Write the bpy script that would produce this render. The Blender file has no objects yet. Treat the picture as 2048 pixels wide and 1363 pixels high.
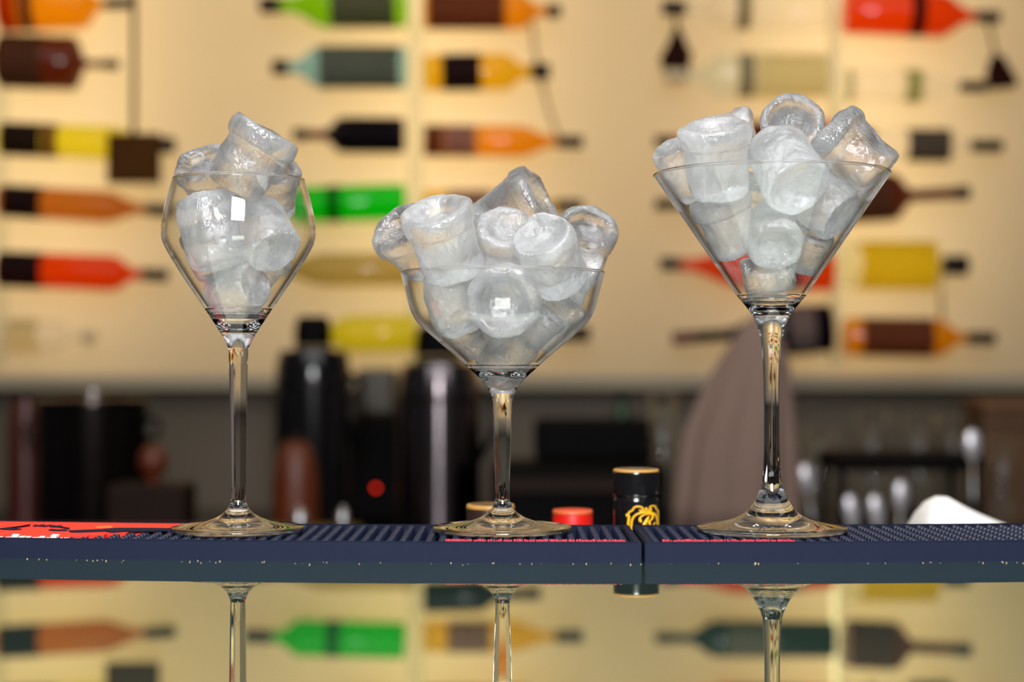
import bpy, bmesh, math, random
from mathutils import Vector, Matrix, noise

# ------------------------------------------------------------------ camera, world, lights
FPX = 3400.0            # focal length in pixels of the 2048 px wide frame
HY = 725.0              # picture row of the horizon
CAMZ = 1.1937
sc = bpy.context.scene
col = sc.collection

cam = bpy.data.cameras.new('camera')
cam.lens = FPX / 2048 * 36.0
cam.sensor_width = 36.0
cam.clip_start = 0.01
cam.dof.use_dof = True
cam.dof.focus_distance = 0.835
cam.dof.aperture_fstop = 4.9
cam.dof.aperture_blades = 0
camo = bpy.data.objects.new('camera', cam)
col.objects.link(camo)
camo.location = (0, 0, CAMZ)
camo.rotation_euler = (math.radians(90) + math.atan((HY - 681.5) / FPX), 0, 0)
sc.camera = camo

world = bpy.data.worlds.new('world')
sc.world = world
world.use_nodes = True
bg = world.node_tree.nodes['Background']
bg.inputs[0].default_value = (0.86, 0.92, 1.0, 1)
bg.inputs[1].default_value = 0.06

def look_at(o, target):
    d = Vector(target) - o.location
    o.rotation_euler = d.to_track_quat('-Z', 'Y').to_euler()

def area_light(name, loc, target, size, power, color, size_y=None):
    l = bpy.data.lights.new(name, 'AREA')
    l.energy = power
    l.color = color
    l.size = size
    if size_y:
        l.shape = 'RECTANGLE'
        l.size_y = size_y
    o = bpy.data.objects.new(name, l)
    col.objects.link(o)
    o.location = loc
    look_at(o, target)
    return o

def spot_light(name, loc, target, power, color, angle, blend=1.0, radius=0.05):
    l = bpy.data.lights.new(name, 'SPOT')
    l.energy = power
    l.color = color
    l.spot_size = math.radians(angle)
    l.spot_blend = blend
    l.shadow_soft_size = radius
    o = bpy.data.objects.new(name, l)
    col.objects.link(o)
    o.location = loc
    look_at(o, target)
    return o

# photographer's softbox above the camera, and an overhead fill added to light the ice
area_light('softbox_light', (0.0, -0.10, 1.66), (0, 0.85, 1.22), 0.34, 22.0, (0.98, 0.98, 1.0))
area_light('overhead_fill_light', (0, 0.55, 2.45), (0, 0.85, 1.2), 2.4, 24.0, (0.98, 0.99, 1.0), 1.2)
# warm tubes in the light box behind the translucent bottle wall, one bank for each group
for wx, wz in ((-0.78, 1.72), (-0.14, 1.72), (0.56, 1.72)):
    area_light('light_box_bank', (wx, 3.03, wz), (wx, 2.0, wz), 0.24, 2.25, (1.0, 0.77, 0.43), 0.95)
area_light('wall_fill_light', (0, 1.7, 2.7), (0, 2.8, 1.2), 2.4, 5.0, (1.0, 0.80, 0.52), 0.4)  # broad warm fill added to brighten the bottle wall

sc.view_settings.view_transform = 'Standard'
sc.view_settings.look = 'None'
sc.view_settings.gamma = 1.0
sc.view_settings.exposure = 0.0
sc.view_settings.use_curve_mapping = False
cy = sc.cycles
cy.max_bounces = 24
cy.diffuse_bounces = 4
cy.glossy_bounces = 8
cy.transmission_bounces = 20
cy.transparent_max_bounces = 40
cy.caustics_refractive = True
cy.caustics_reflective = True
cy.blur_glossy = 0.3
cy.sample_clamp_indirect = 6.0
cy.use_denoising = True

# ------------------------------------------------------------------ helpers
def s2l(c):
    out = []
    for v in c:
        v /= 255.0
        out.append(v / 12.92 if v <= 0.04045 else ((v + 0.055) / 1.055) ** 2.4)
    return tuple(out)

def PX(px, py, Y):
    """world point seen at pixel (px, py) on the plane y = Y"""
    return Vector(((px - 1024) * Y / FPX, Y, CAMZ - (py - HY) * Y / FPX))

def empty(name, loc=(0, 0, 0), label=None, cat=None, group=None):
    o = bpy.data.objects.new(name, None)
    o.empty_display_size = 0.02
    col.objects.link(o)
    o.location = loc
    tag(o, label, cat, group)
    return o

def tag(o, label=None, cat=None, group=None, kind=None):
    if label: o['label'] = label
    if cat: o['category'] = cat
    if group: o['group'] = group
    if kind: o['kind'] = kind
    return o

def mesh_obj(name, data, mat, parent=None, loc=None, smooth=True):
    """data = (verts, faces) or bmesh; vertices in the parent's local space"""
    me = bpy.data.meshes.new(name)
    if isinstance(data, bmesh.types.BMesh):
        bmesh.ops.recalc_face_normals(data, faces=data.faces)
        data.to_mesh(me)
        data.free()
    else:
        me.from_pydata(data[0], [], data[1])
    me.update()
    if smooth:
        me.polygons.foreach_set('use_smooth', [True] * len(me.polygons))
    if mat: me.materials.append(mat)
    o = bpy.data.objects.new(name, me)
    col.objects.link(o)
    if parent: o.parent = parent
    if loc is not None: o.location = loc
    return o

def fix_normals(o):
    bm = bmesh.new(); bm.from_mesh(o.data)
    bmesh.ops.recalc_face_normals(bm, faces=bm.faces)
    bm.to_mesh(o.data); bm.free()

def auto_smooth(o, deg=35):
    me = o.data
    bm = bmesh.new(); bm.from_mesh(me)
    lim = math.radians(deg)
    for e in bm.edges:
        if len(e.link_faces) == 2 and e.calc_face_angle(0) > lim:
            e.smooth = False
    bm.to_mesh(me); bm.free()
    return o

def lathe(prof, seg=48, close_start=True, close_end=True, mod=None):
    """prof = list of (r, z); mod(theta, r, z) -> r"""
    V, F, rings = [], [], []
    for r, z in prof:
        if r < 1e-7:
            rings.append([len(V)]); V.append((0, 0, z)); continue
        ring = []
        for k in range(seg):
            a = 2 * math.pi * k / seg
            rr = mod(a, r, z) if mod else r
            ring.append(len(V)); V.append((rr * math.cos(a), rr * math.sin(a), z))
        rings.append(ring)
    for A, B in zip(rings[:-1], rings[1:]):
        if len(A) == 1 and len(B) == 1: continue
        for k in range(seg):
            k2 = (k + 1) % seg
            if len(A) == 1: F.append((A[0], B[k2], B[k]))
            elif len(B) == 1: F.append((A[k], A[k2], B[0]))
            else: F.append((A[k], A[k2], B[k2], B[k]))
    if close_start and len(rings[0]) > 1: F.append(tuple(reversed(rings[0])))
    if close_end and len(rings[-1]) > 1: F.append(tuple(rings[-1]))
    return V, F

def add_box(bm, x0, x1, y0, y1, z0, z1, bevel=0.0, seg=2):
    r = bmesh.ops.create_cube(bm, size=1.0)
    vs = r['verts']
    for v in vs:
        v.co = Vector((x0 + (v.co.x + .5) * (x1 - x0), y0 + (v.co.y + .5) * (y1 - y0), z0 + (v.co.z + .5) * (z1 - z0)))
    if bevel > 0:
        es = {e for v in vs for e in v.link_edges}
        bmesh.ops.bevel(bm, geom=list(es), offset=bevel, segments=seg, affect='EDGES', profile=0.5)

def box_obj(name, x0, x1, y0, y1, z0, z1, mat, parent=None, bevel=0.0):
    bm = bmesh.new()
    add_box(bm, x0, x1, y0, y1, z0, z1, bevel)
    return mesh_obj(name, bm, mat, parent, smooth=False)

def tube(pts, rad, seg=10, cap=True):
    pts = [Vector(p) for p in pts]
    n = len(pts)
    V, F = [], []
    up = Vector((0, 0, 1))
    for i, p in enumerate(pts):
        d = (pts[min(i + 1, n - 1)] - pts[max(i - 1, 0)]).normalized()
        u = d.cross(up)
        if u.length < 1e-3: u = d.cross(Vector((1, 0, 0)))
        u.normalize(); w = d.cross(u)
        r = rad[i] if isinstance(rad, (list, tuple)) else rad
        for k in range(seg):
            a = 2 * math.pi * k / seg
            V.append(p + u * r * math.cos(a) + w * r * math.sin(a))
    for i in range(n - 1):
        for k in range(seg):
            k2 = (k + 1) % seg
            F.append((i * seg + k, i * seg + k2, (i + 1) * seg + k2, (i + 1) * seg + k))
    if cap:
        F.append(tuple(reversed(range(seg)))); F.append(tuple(range((n - 1) * seg, n * seg)))
    return V, F

def prism(poly, z0, z1):
    n = len(poly)
    V = [(x, y, z0) for x, y in poly] + [(x, y, z1) for x, y in poly]
    F = [tuple(reversed(range(n))), tuple(range(n, 2 * n))]
    for i in range(n):
        j = (i + 1) % n
        F.append((i, j, n + j, n + i))
    return V, F

def join(parts):
    V, F = [], []
    for v, f in parts:
        b = len(V)
        V += [tuple(p) for p in v]
        F += [tuple(i + b for i in q) for q in f]
    return V, F

# ------------------------------------------------------------------ materials
MATS = {}
def new_mat(name):
    m = bpy.data.materials.new(name)
    m.use_nodes = True
    nt = m.node_tree
    for n in list(nt.nodes): nt.nodes.remove(n)
    out = nt.nodes.new('ShaderNodeOutputMaterial')
    return m, nt, out

def N(nt, kind, **inp):
    n = nt.nodes.new(kind)
    for k, v in inp.items():
        n.inputs[k.replace('_', ' ')].default_value = v
    return n

def plain(name, rgb, rough=0.5, metal=0.0, var=0.12, scale=30.0, bump=0.0, bscale=200.0, spec=0.5, coat=0.0):
    """principled surface whose colour drifts a little with noise"""
    if name in MATS: return MATS[name]
    m, nt, out = new_mat(name)
    p = N(nt, 'ShaderNodeBsdfPrincipled', Roughness=rough, Metallic=metal)
    p.inputs['Specular IOR Level'].default_value = spec
    p.inputs['Coat Weight'].default_value = coat
    lin = s2l(rgb)
    tc = N(nt, 'ShaderNodeTexCoord')
    nz = N(nt, 'ShaderNodeTexNoise', Scale=scale, Detail=4.0)
    nt.links.new(tc.outputs['Object'], nz.inputs['Vector'])
    mx = nt.nodes.new('ShaderNodeMix'); mx.data_type = 'RGBA'
    mx.inputs[6].default_value = tuple(c * (1 - var) for c in lin) + (1,)
    mx.inputs[7].default_value = tuple(min(1, c * (1 + var)) for c in lin) + (1,)
    nt.links.new(nz.outputs['Fac'], mx.inputs[0])
    nt.links.new(mx.outputs[2], p.inputs['Base Color'])
    if bump > 0:
        nb = N(nt, 'ShaderNodeTexNoise', Scale=bscale, Detail=3.0)
        nt.links.new(tc.outputs['Object'], nb.inputs['Vector'])
        b = N(nt, 'ShaderNodeBump', Strength=bump, Distance=0.001)
        nt.links.new(nb.outputs['Fac'], b.inputs['Height'])
        nt.links.new(b.outputs[0], p.inputs['Normal'])
    nt.links.new(p.outputs[0], out.inputs[0])
    MATS[name] = m
    return m

def schlick(nt, f0=0.04, gain=1.0):
    lw = N(nt, 'ShaderNodeLayerWeight', Blend=0.5)
    pw = nt.nodes.new('ShaderNodeMath'); pw.operation = 'POWER'; pw.inputs[1].default_value = 5.0
    nt.links.new(lw.outputs['Facing'], pw.inputs[0])
    ma = nt.nodes.new('ShaderNodeMath'); ma.operation = 'MULTIPLY_ADD'
    ma.inputs[1].default_value = (1 - f0) * gain; ma.inputs[2].default_value = f0
    nt.links.new(pw.outputs[0], ma.inputs[0])
    return ma

def tinted(name, rgb, clear=0.55, gloss=0.02, glow=0.75):
    """coloured bottle glass with liquid: light passes tinted, some is scattered"""
    if name in MATS: return MATS[name]
    m, nt, out = new_mat(name)
    c = tuple(min(1.0, v / w) for v, w in zip(s2l(rgb), (0.80, 0.60, 0.34))) + (1,)   # what the glass itself passes under warm light
    tr = N(nt, 'ShaderNodeBsdfTransparent'); tr.inputs[0].default_value = tuple(v ** 0.5 for v in c[:3]) + (1,)
    di = N(nt, 'ShaderNodeBsdfDiffuse'); di.inputs[0].default_value = c
    tl = N(nt, 'ShaderNodeBsdfTranslucent'); tl.inputs[0].default_value = c
    nz = N(nt, 'ShaderNodeTexNoise', Scale=25.0)
    mr = N(nt, 'ShaderNodeMapRange'); mr.inputs[3].default_value = glow - .1; mr.inputs[4].default_value = glow + .1
    nt.links.new(nz.outputs['Fac'], mr.inputs[0])
    m1 = nt.nodes.new('ShaderNodeMixShader')
    nt.links.new(mr.outputs[0], m1.inputs[0])
    nt.links.new(di.outputs[0], m1.inputs[1]); nt.links.new(tl.outputs[0], m1.inputs[2])
    m2 = nt.nodes.new('ShaderNodeMixShader'); m2.inputs[0].default_value = clear
    nt.links.new(m1.outputs[0], m2.inputs[1]); nt.links.new(tr.outputs[0], m2.inputs[2])
    gl = N(nt, 'ShaderNodeBsdfGlossy', Roughness=0.05)
    m3 = nt.nodes.new('ShaderNodeMixShader')
    f = schlick(nt, gloss, 0.6)
    nt.links.new(f.outputs[0], m3.inputs[0])
    nt.links.new(m2.outputs[0], m3.inputs[1]); nt.links.new(gl.outputs[0], m3.inputs[2])
    nt.links.new(m3.outputs[0], out.inputs[0])
    MATS[name] = m
    return m

def mat_thin_glass():
    m, nt, out = new_mat('thin_clear_glass')
    tr = N(nt, 'ShaderNodeBsdfTransparent'); tr.inputs[0].default_value = (0.975, 0.985, 0.985, 1)
    gl = N(nt, 'ShaderNodeBsdfGlossy', Roughness=0.0); gl.inputs[0].default_value = (1, 1, 1, 1)
    mx = nt.nodes.new('ShaderNodeMixShader')
    f = schlick(nt, 0.035, 1.0)
    nt.links.new(f.outputs[0], mx.inputs[0])
    nt.links.new(tr.outputs[0], mx.inputs[1]); nt.links.new(gl.outputs[0], mx.inputs[2])
    nt.links.new(mx.outputs[0], out.inputs[0])
    return m

def mat_glass(name='solid_clear_glass', ior=1.5, rough=0.0, color=(1, 1, 1)):
    m, nt, out = new_mat(name)
    g = N(nt, 'ShaderNodeBsdfGlass', IOR=ior, Roughness=rough)
    g.inputs[0].default_value = tuple(color) + (1,)
    tc = N(nt, 'ShaderNodeTexCoord')
    nz = N(nt, 'ShaderNodeTexNoise', Scale=60.0, Detail=1.0)
    nt.links.new(tc.outputs['Object'], nz.inputs['Vector'])
    b = N(nt, 'ShaderNodeBump', Strength=0.05, Distance=0.001)
    nt.links.new(nz.outputs['Fac'], b.inputs['Height']); nt.links.new(b.outputs[0], g.inputs['Normal'])
    nt.links.new(g.outputs[0], out.inputs[0])
    return m

def mat_ice(name, cloud, rough):
    """ice: clear refracting skin with milky, air-filled patches"""
    m, nt, out = new_mat(name)
    tc = N(nt, 'ShaderNodeTexCoord')
    oi = N(nt, 'ShaderNodeObjectInfo')
    ad = nt.nodes.new('ShaderNodeVectorMath'); ad.operation = 'ADD'
    sc_ = nt.nodes.new('ShaderNodeVectorMath'); sc_.operation = 'SCALE'; sc_.inputs['Scale'].default_value = 3.0
    cmb = nt.nodes.new('ShaderNodeCombineXYZ')
    for i in range(3): nt.links.new(oi.outputs['Random'], cmb.inputs[i])
    nt.links.new(cmb.outputs[0], sc_.inputs[0])
    nt.links.new(tc.outputs['Object'], ad.inputs[0]); nt.links.new(sc_.outputs[0], ad.inputs[1])
    big = N(nt, 'ShaderNodeTexNoise', Scale=75.0, Detail=2.0)
    mid = N(nt, 'ShaderNodeTexNoise', Scale=380.0, Detail=4.0, Roughness=0.6)
    fin = N(nt, 'ShaderNodeTexNoise', Scale=1500.0, Detail=2.0)
    mp = N(nt, 'ShaderNodeMapping'); mp.inputs['Scale'].default_value = (1.0, 1.0, 0.5)   # streaks along the cube
    nt.links.new(ad.outputs[0], mp.inputs['Vector'])
    nt.links.new(ad.outputs[0], big.inputs['Vector']); nt.links.new(mp.outputs[0], mid.inputs['Vector']); nt.links.new(mp.outputs[0], fin.inputs['Vector'])
    b0 = N(nt, 'ShaderNodeBump', Strength=0.8, Distance=0.0050)
    nt.links.new(big.outputs['Fac'], b0.inputs['Height'])
    b1 = N(nt, 'ShaderNodeBump', Strength=0.6, Distance=0.0018)
    nt.links.new(mid.outputs['Fac'], b1.inputs['Height']); nt.links.new(b0.outputs[0], b1.inputs['Normal'])
    b2 = N(nt, 'ShaderNodeBump', Strength=0.4, Distance=0.0005)
    nt.links.new(fin.outputs['Fac'], b2.inputs['Height']); nt.links.new(b1.outputs[0], b2.inputs['Normal'])
    g = N(nt, 'ShaderNodeBsdfGlass', IOR=1.31, Roughness=rough)
    g.inputs[0].default_value = (0.99, 0.995, 1, 1)
    nt.links.new(b2.outputs[0], g.inputs['Normal'])
    di = N(nt, 'ShaderNodeBsdfDiffuse'); di.inputs[0].default_value = (0.95, 0.95, 0.96, 1)
    tl = N(nt, 'ShaderNodeBsdfTranslucent'); tl.inputs[0].default_value = (0.95, 0.95, 0.96, 1)
    nt.links.new(b1.outputs[0], di.inputs['Normal'])
    milk = nt.nodes.new('ShaderNodeMixShader'); milk.inputs[0].default_value = 0.5
    nt.links.new(di.outputs[0], milk.inputs[1]); nt.links.new(tl.outputs[0], milk.inputs[2])
    mr = N(nt, 'ShaderNodeMapRange')
    mr.inputs[1].default_value = 0.35; mr.inputs[2].default_value = 0.68
    mr.inputs[3].default_value = cloud[0]; mr.inputs[4].default_value = cloud[1]
    nt.links.new(big.outputs['Fac'], mr.inputs[0])
    mx = nt.nodes.new('ShaderNodeMixShader')
    # frosted, abraded edges
    geo = N(nt, 'ShaderNodeNewGeometry')
    fr = N(nt, 'ShaderNodeMapRange'); fr.inputs[1].default_value = 0.53; fr.inputs[2].default_value = 0.64; fr.inputs[4].default_value = 0.20
    nt.links.new(geo.outputs['Pointiness'], fr.inputs[0])
    sm = nt.nodes.new('ShaderNodeMath'); sm.operation = 'ADD'; sm.use_clamp = True
    nt.links.new(mr.outputs[0], sm.inputs[0]); nt.links.new(fr.outputs[0], sm.inputs[1])
    nt.links.new(sm.outputs[0], mx.inputs[0])
    nt.links.new(g.outputs[0], mx.inputs[1]); nt.links.new(milk.outputs[0], mx.inputs[2])
    # wet gloss on top
    gl = N(nt, 'ShaderNodeBsdfGlossy', Roughness=0.04)
    nt.links.new(b2.outputs[0], gl.inputs['Normal'])
    m3 = nt.nodes.new('ShaderNodeMixShader')
    f = schlick(nt, 0.06, 0.35)
    nt.links.new(f.outputs[0], m3.inputs[0])
    nt.links.new(mx.outputs[0], m3.inputs[1]); nt.links.new(gl.outputs[0], m3.inputs[2])
    nt.links.new(m3.outputs[0], out.inputs[0])
    return m

def mat_bar_top():
    m, nt, out = new_mat('green_mirror_glass')
    gl = N(nt, 'ShaderNodeBsdfGlossy', Roughness=0.012); gl.inputs[0].default_value = (0.80, 0.86, 0.74, 1)
    di = N(nt, 'ShaderNodeBsdfDiffuse'); di.inputs[0].default_value = (0.045, 0.078, 0.062, 1)
    tc = N(nt, 'ShaderNodeTexCoord')
    nz = N(nt, 'ShaderNodeTexNoise', Scale=40.0, Detail=6.0)
    nt.links.new(tc.outputs['Object'], nz.inputs['Vector'])
    mr = N(nt, 'ShaderNodeMapRange'); mr.inputs[3].default_value = 0.82; mr.inputs[4].default_value = 0.88
    nt.links.new(nz.outputs['Fac'], mr.inputs[0])
    mx = nt.nodes.new('ShaderNodeMixShader')
    nt.links.new(mr.outputs[0], mx.inputs[0])
    nt.links.new(di.outputs[0], mx.inputs[1]); nt.links.new(gl.outputs[0], mx.inputs[2])
    nt.links.new(mx.outputs[0], out.inputs[0])
    return m

M_THIN = mat_thin_glass()
def mat_bowl_glass():
    """thin parallel walls pass light straight on, slanted walls refract"""
    m, nt, out = new_mat('bowl_glass')
    tr = N(nt, 'ShaderNodeBsdfTransparent'); tr.inputs[0].default_value = (0.985, 0.99, 0.99, 1)
    gl = N(nt, 'ShaderNodeBsdfGlossy', Roughness=0.0); gl.inputs[0].default_value = (1, 1, 1, 1)
    thin = nt.nodes.new('ShaderNodeMixShader')
    f = schlick(nt, 0.035, 1.0)
    nt.links.new(f.outputs[0], thin.inputs[0])
    nt.links.new(tr.outputs[0], thin.inputs[1]); nt.links.new(gl.outputs[0], thin.inputs[2])
    gs = N(nt, 'ShaderNodeBsdfGlass', IOR=1.5, Roughness=0.0)
    tc = N(nt, 'ShaderNodeTexCoord')
    nz = N(nt, 'ShaderNodeTexNoise', Scale=40.0, Detail=1.0)
    nt.links.new(tc.outputs['Object'], nz.inputs['Vector'])
    b = N(nt, 'ShaderNodeBump', Strength=0.05, Distance=0.001)
    nt.links.new(nz.outputs['Fac'], b.inputs['Height']); nt.links.new(b.outputs[0], gs.inputs['Normal'])
    lw = N(nt, 'ShaderNodeLayerWeight', Blend=0.5)
    mr = N(nt, 'ShaderNodeMapRange'); mr.interpolation_type = 'SMOOTHSTEP'
    mr.inputs[1].default_value = 0.58; mr.inputs[2].default_value = 0.90
    nt.links.new(lw.outputs['Facing'], mr.inputs[0])
    mx = nt.nodes.new('ShaderNodeMixShader')
    nt.links.new(mr.outputs[0], mx.inputs[0])
    nt.links.new(thin.outputs[0], mx.inputs[1]); nt.links.new(gs.outputs[0], mx.inputs[2])
    nt.links.new(mx.outputs[0], out.inputs[0])
    return m
M_BOWL = mat_bowl_glass()
M_GLASS = mat_glass()
M_WATER = mat_glass('melt_water', 1.33)
M_ICE = mat_ice('ice_milky', (0.10, 0.36), 0.02)
M_ICE_CLEAR = mat_ice('ice_clear', (0.03, 0.20), 0.0)
M_BAR = mat_bar_top()
M_CREAM = plain('cream_wall_paint', (232, 210, 168), 0.85, var=0.04, scale=3.0, bump=0.05)
M_RAIL = plain('cream_rail_paint', (216, 194, 152), 0.6, var=0.04)
M_SPLASH = plain('taupe_backsplash', (88, 76, 58), 0.6, var=0.15, scale=4.0)
M_FLOOR = plain('dark_floor_tile', (52, 46, 42), 0.5, var=0.2, scale=6.0)
M_NAVY = plain('navy_rubber', (16, 22, 41), 0.7, var=0.10, scale=60.0, bump=0.08, bscale=900.0, spec=0.12)
M_RED = plain('red_rubber', (232, 44, 30), 0.55, var=0.06, spec=0.35)
M_WHITE_RUB = plain('white_rubber', (236, 230, 216), 0.55, var=0.04)
M_PINK = plain('crimson_rubber', (206, 48, 70), 0.55, var=0.06)
M_BLACK = plain('black_gloss', (14, 12, 14), 0.16, var=0.2)
M_BLACK_MAT = plain('black_plastic', (11, 9, 9), 0.7, var=0.2, spec=0.06)
M_DARKSTEEL = plain('dark_steel', (44, 38, 36), 0.22, metal=0.9, var=0.2)
M_STEEL = plain('brushed_steel', (190, 188, 188), 0.28, metal=1.0, var=0.06)
M_WOOD = plain('dark_brown_wood', (34, 20, 12), 0.6, var=0.25, scale=12.0, spec=0.15)
M_CAP = plain('dark_cap', (30, 22, 20), 0.6, var=0.2, spec=0.2)
M_GOLD = plain('gold_print', (232, 172, 12), 0.4, var=0.08, scale=300)
M_WHITE = plain('white_plastic', (232, 230, 226), 0.4, var=0.02)

# ------------------------------------------------------------------ the room
def struct(o):
    o['kind'] = 'structure'; return o

WALLY = 2.80
struct(box_obj('floor', -3.2, 3.2, -1.2, 3.0, -0.05, 0.0, M_FLOOR))
struct(box_obj('wall_back', -3.2, 3.2, WALLY + 0.28, WALLY + 0.38, 0.0, 3.0, M_RAIL))
struct(box_obj('wall_lower', -3.2, 3.2, WALLY + 0.06, WALLY + 0.16, 0.0, 1.15, M_SPLASH))
struct(box_obj('trim_4', -3.2, 3.2, WALLY + 0.004, WALLY + 0.28, 1.15, 1.176, M_SPLASH))  # unseen lid, added so the light box does not leak downwards
def mat_lightbox():
    m, nt, out = new_mat('opal_cream_sheet')
    nz = N(nt, 'ShaderNodeTexNoise', Scale=2.5, Detail=2.0)
    tc = N(nt, 'ShaderNodeTexCoord'); nt.links.new(tc.outputs['Object'], nz.inputs['Vector'])
    mx = nt.nodes.new('ShaderNodeMix'); mx.data_type = 'RGBA'
    mx.inputs[6].default_value = (0.80, 0.70, 0.52, 1); mx.inputs[7].default_value = (0.86, 0.76, 0.57, 1)
    nt.links.new(nz.outputs['Fac'], mx.inputs[0])
    di = N(nt, 'ShaderNodeBsdfDiffuse'); tl = N(nt, 'ShaderNodeBsdfTranslucent')
    for b in (di, tl): nt.links.new(mx.outputs[2], b.inputs[0])
    ms = nt.nodes.new('ShaderNodeMixShader'); ms.inputs[0].default_value = 0.62
    nt.links.new(di.outputs[0], ms.inputs[1]); nt.links.new(tl.outputs[0], ms.inputs[2])
    nt.links.new(ms.outputs[0], out.inputs[0])
    return m
o = mesh_obj('wall_panel', ([(-3.2, WALLY, 1.15), (3.2, WALLY, 1.15), (3.2, WALLY, 3.0), (-3.2, WALLY, 3.0)], [(0, 1, 2, 3)]), mat_lightbox(), smooth=False)
struct(o)
M_ACRYL = tinted('cream_acrylic', (226, 206, 166), 0.80)
for i, (a, b) in enumerate(((-40, -3), (814, 845), (1667, 1690))):
    p0 = PX(a, 0, WALLY - 0.05); p1 = PX(b, 0, WALLY - 0.05)
    struct(box_obj('trim_%d' % (i + 1), p0.x, p1.x, WALLY - 0.045, WALLY, 1.19, 2.2, M_ACRYL, bevel=0.003))

# back counter
bc = empty('back_counter', (0, 2.48, 0), 'dark back-bar counter along the foot of the cream wall', 'counter')
box_obj('cabinet_body', -2.6, 2.6, -0.30, 0.36, 0.0, 0.91, M_WOOD, bc, bevel=0.004)
box_obj('worktop', -2.62, 2.62, -0.33, 0.379, 0.91, 0.95, M_DARKSTEEL, bc, bevel=0.004)
CT = 0.95

# bar counter with mirror glass top
BARZ = 1.10
bar = empty('bar_counter', (0, 0.62, 0), 'bar counter with green-tinted mirror glass top in the foreground', 'bar counter')
box_obj('counter_body', -2.0, 2.0, -0.14, 0.26, 0.0, 1.078, M_WOOD, bar, bevel=0.004)
box_obj('glass_top', -2.05, 2.05, -0.36, 0.306, 1.078, BARZ, M_BAR, bar)

# ------------------------------------------------------------------ bar mats
D_FRONT, D_BACK = 0.8026, 0.8876
MATH = 0.0099
MTOP = BARZ + MATH
random.seed(4)
PEG_H = 0.0066
M_PEG = plain('navy_rubber_peg', (21, 28, 50), 0.5, var=0.10, scale=60.0, spec=0.3)
def peg_mesh():
    r, h = 0.0019, PEG_H
    return lathe([(r * 1.08, 0), (r, h * .85), (r * .82, h)], seg=8, close_start=False)
peg_me = None
def bar_mat(x0, x1, px0, px1, label, red_zone=None):
    """tray from x0 to x1; pegs built between px0 and px1"""
    root = empty('bar_mat', ((x0 + x1) / 2, (D_FRONT + D_BACK) / 2, BARZ), label, 'bar mat', 'navy rubber bar mats')
    cx, cyy = root.location.x, root.location.y
    L0, L1, y0, y1 = x0 - cx, x1 - cx, D_FRONT - cyy, D_BACK - cyy
    bm = bmesh.new()
    b = 0.0042
    # tray: floor with four rims, one closed shell
    zf = 0.0028
    outer = [(L0, y0), (L1, y0), (L1, y1), (L0, y1)]
    inner = [(L0 + b, y0 + b * .55), (L1 - b, y0 + b * .55), (L1 - b, y1 - b * .6), (L0 + b, y1 - b * .6)]
    ob = [bm.verts.new((x, y, 0)) for x, y in outer]
    ot = [bm.verts.new((x, y, MATH)) for x, y in outer]
    it = [bm.verts.new((x, y, MATH)) for x, y in inner]
    ib = [bm.verts.new((x, y, zf)) for x, y in inner]
    bm.faces.new(ob[::-1]); bm.faces.new(ib)
    rim_edges = []
    for i in range(4):
        j = (i + 1) % 4
        bm.faces.new((ob[i], ob[j], ot[j], ot[i]))
        bm.faces.new((ot[i], ot[j], it[j], it[i]))
        bm.faces.new((it[i], it[j], ib[j], ib[i]))
    bm.edges.ensure_lookup_table()
    es = [e for e in bm.edges if all(abs(v.co.z - MATH) < 1e-6 for v in e.verts) or
          (e.verts[0].co.xy - e.verts[1].co.xy).length < 1e-6 and max(v.co.z for v in e.verts) > MATH - 1e-6]
    bmesh.ops.bevel(bm, geom=es, offset=0.0006, segments=2, affect='EDGES')
    for q in range(1, 30):
        gx_ = L0 + (L1 - L0) * q / 30
        bmesh.ops.bisect_plane(bm, geom=bm.verts[:] + bm.edges[:] + bm.faces[:], plane_co=(gx_, 0, 0), plane_no=(1, 0, 0))
    mesh_obj('tray', bm, M_NAVY, root, smooth=False)
    # pegs
    global peg_me
    pitch = 0.0062
    ny = 12
    nx = int((px1 - px0) / pitch)
    spots = []
    for j in range(ny):
        y = D_FRONT + 0.0068 + j * (D_BACK - D_FRONT - 0.0125) / (ny - 1)
        for i in range(nx + 1):
            x = px0 + i * pitch
            if red_zone and red_zone(x, y): continue
            spots.append((j, x, y))
    V, F = peg_mesh()
    rest = []
    made = 0
    for j, x, y in spots:
        p = (x - cx, y - cyy, zf)
        # seen from the camera, only pegs in the frame are single parts
        if made < 300 and abs(x) < y * 0.315:
            if peg_me is None:
                o = mesh_obj('peg', (V, F), M_PEG, root, p, smooth=False); peg_me = o.data
            else:
                o = bpy.data.objects.new('peg', peg_me); col.objects.link(o); o.parent = root; o.location = p
            made += 1
        else:
            rest.append(([(a + p[0], b_ + p[1], c + p[2]) for a, b_, c in V], F))
    if rest:
        o = mesh_obj('peg_field', join(rest), M_PEG, root, smooth=False)
        o['kind'] = 'stuff'
    return root, zf

def in_red(x, y):
    # stepped border of the red panel, running from front left to back right
    t = (y - D_FRONT) / (D_BACK - D_FRONT)
    edge = -0.2085 + 0.046 * max(0.0, (t - 0.10)) / 0.9
    if t < 0.2: return x < -0.222
    return x < edge
JX = 0.0606
matL, ZF = bar_mat(-0.36, JX, -0.300, JX - 0.0045, 'long navy rubber bar mat with red panel, on the left', in_red)
matR, ZF = bar_mat(JX + 0.0016, 0.36, JX + 0.0078, 0.300, 'navy rubber bar mat on the right under the martini glass')

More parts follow.
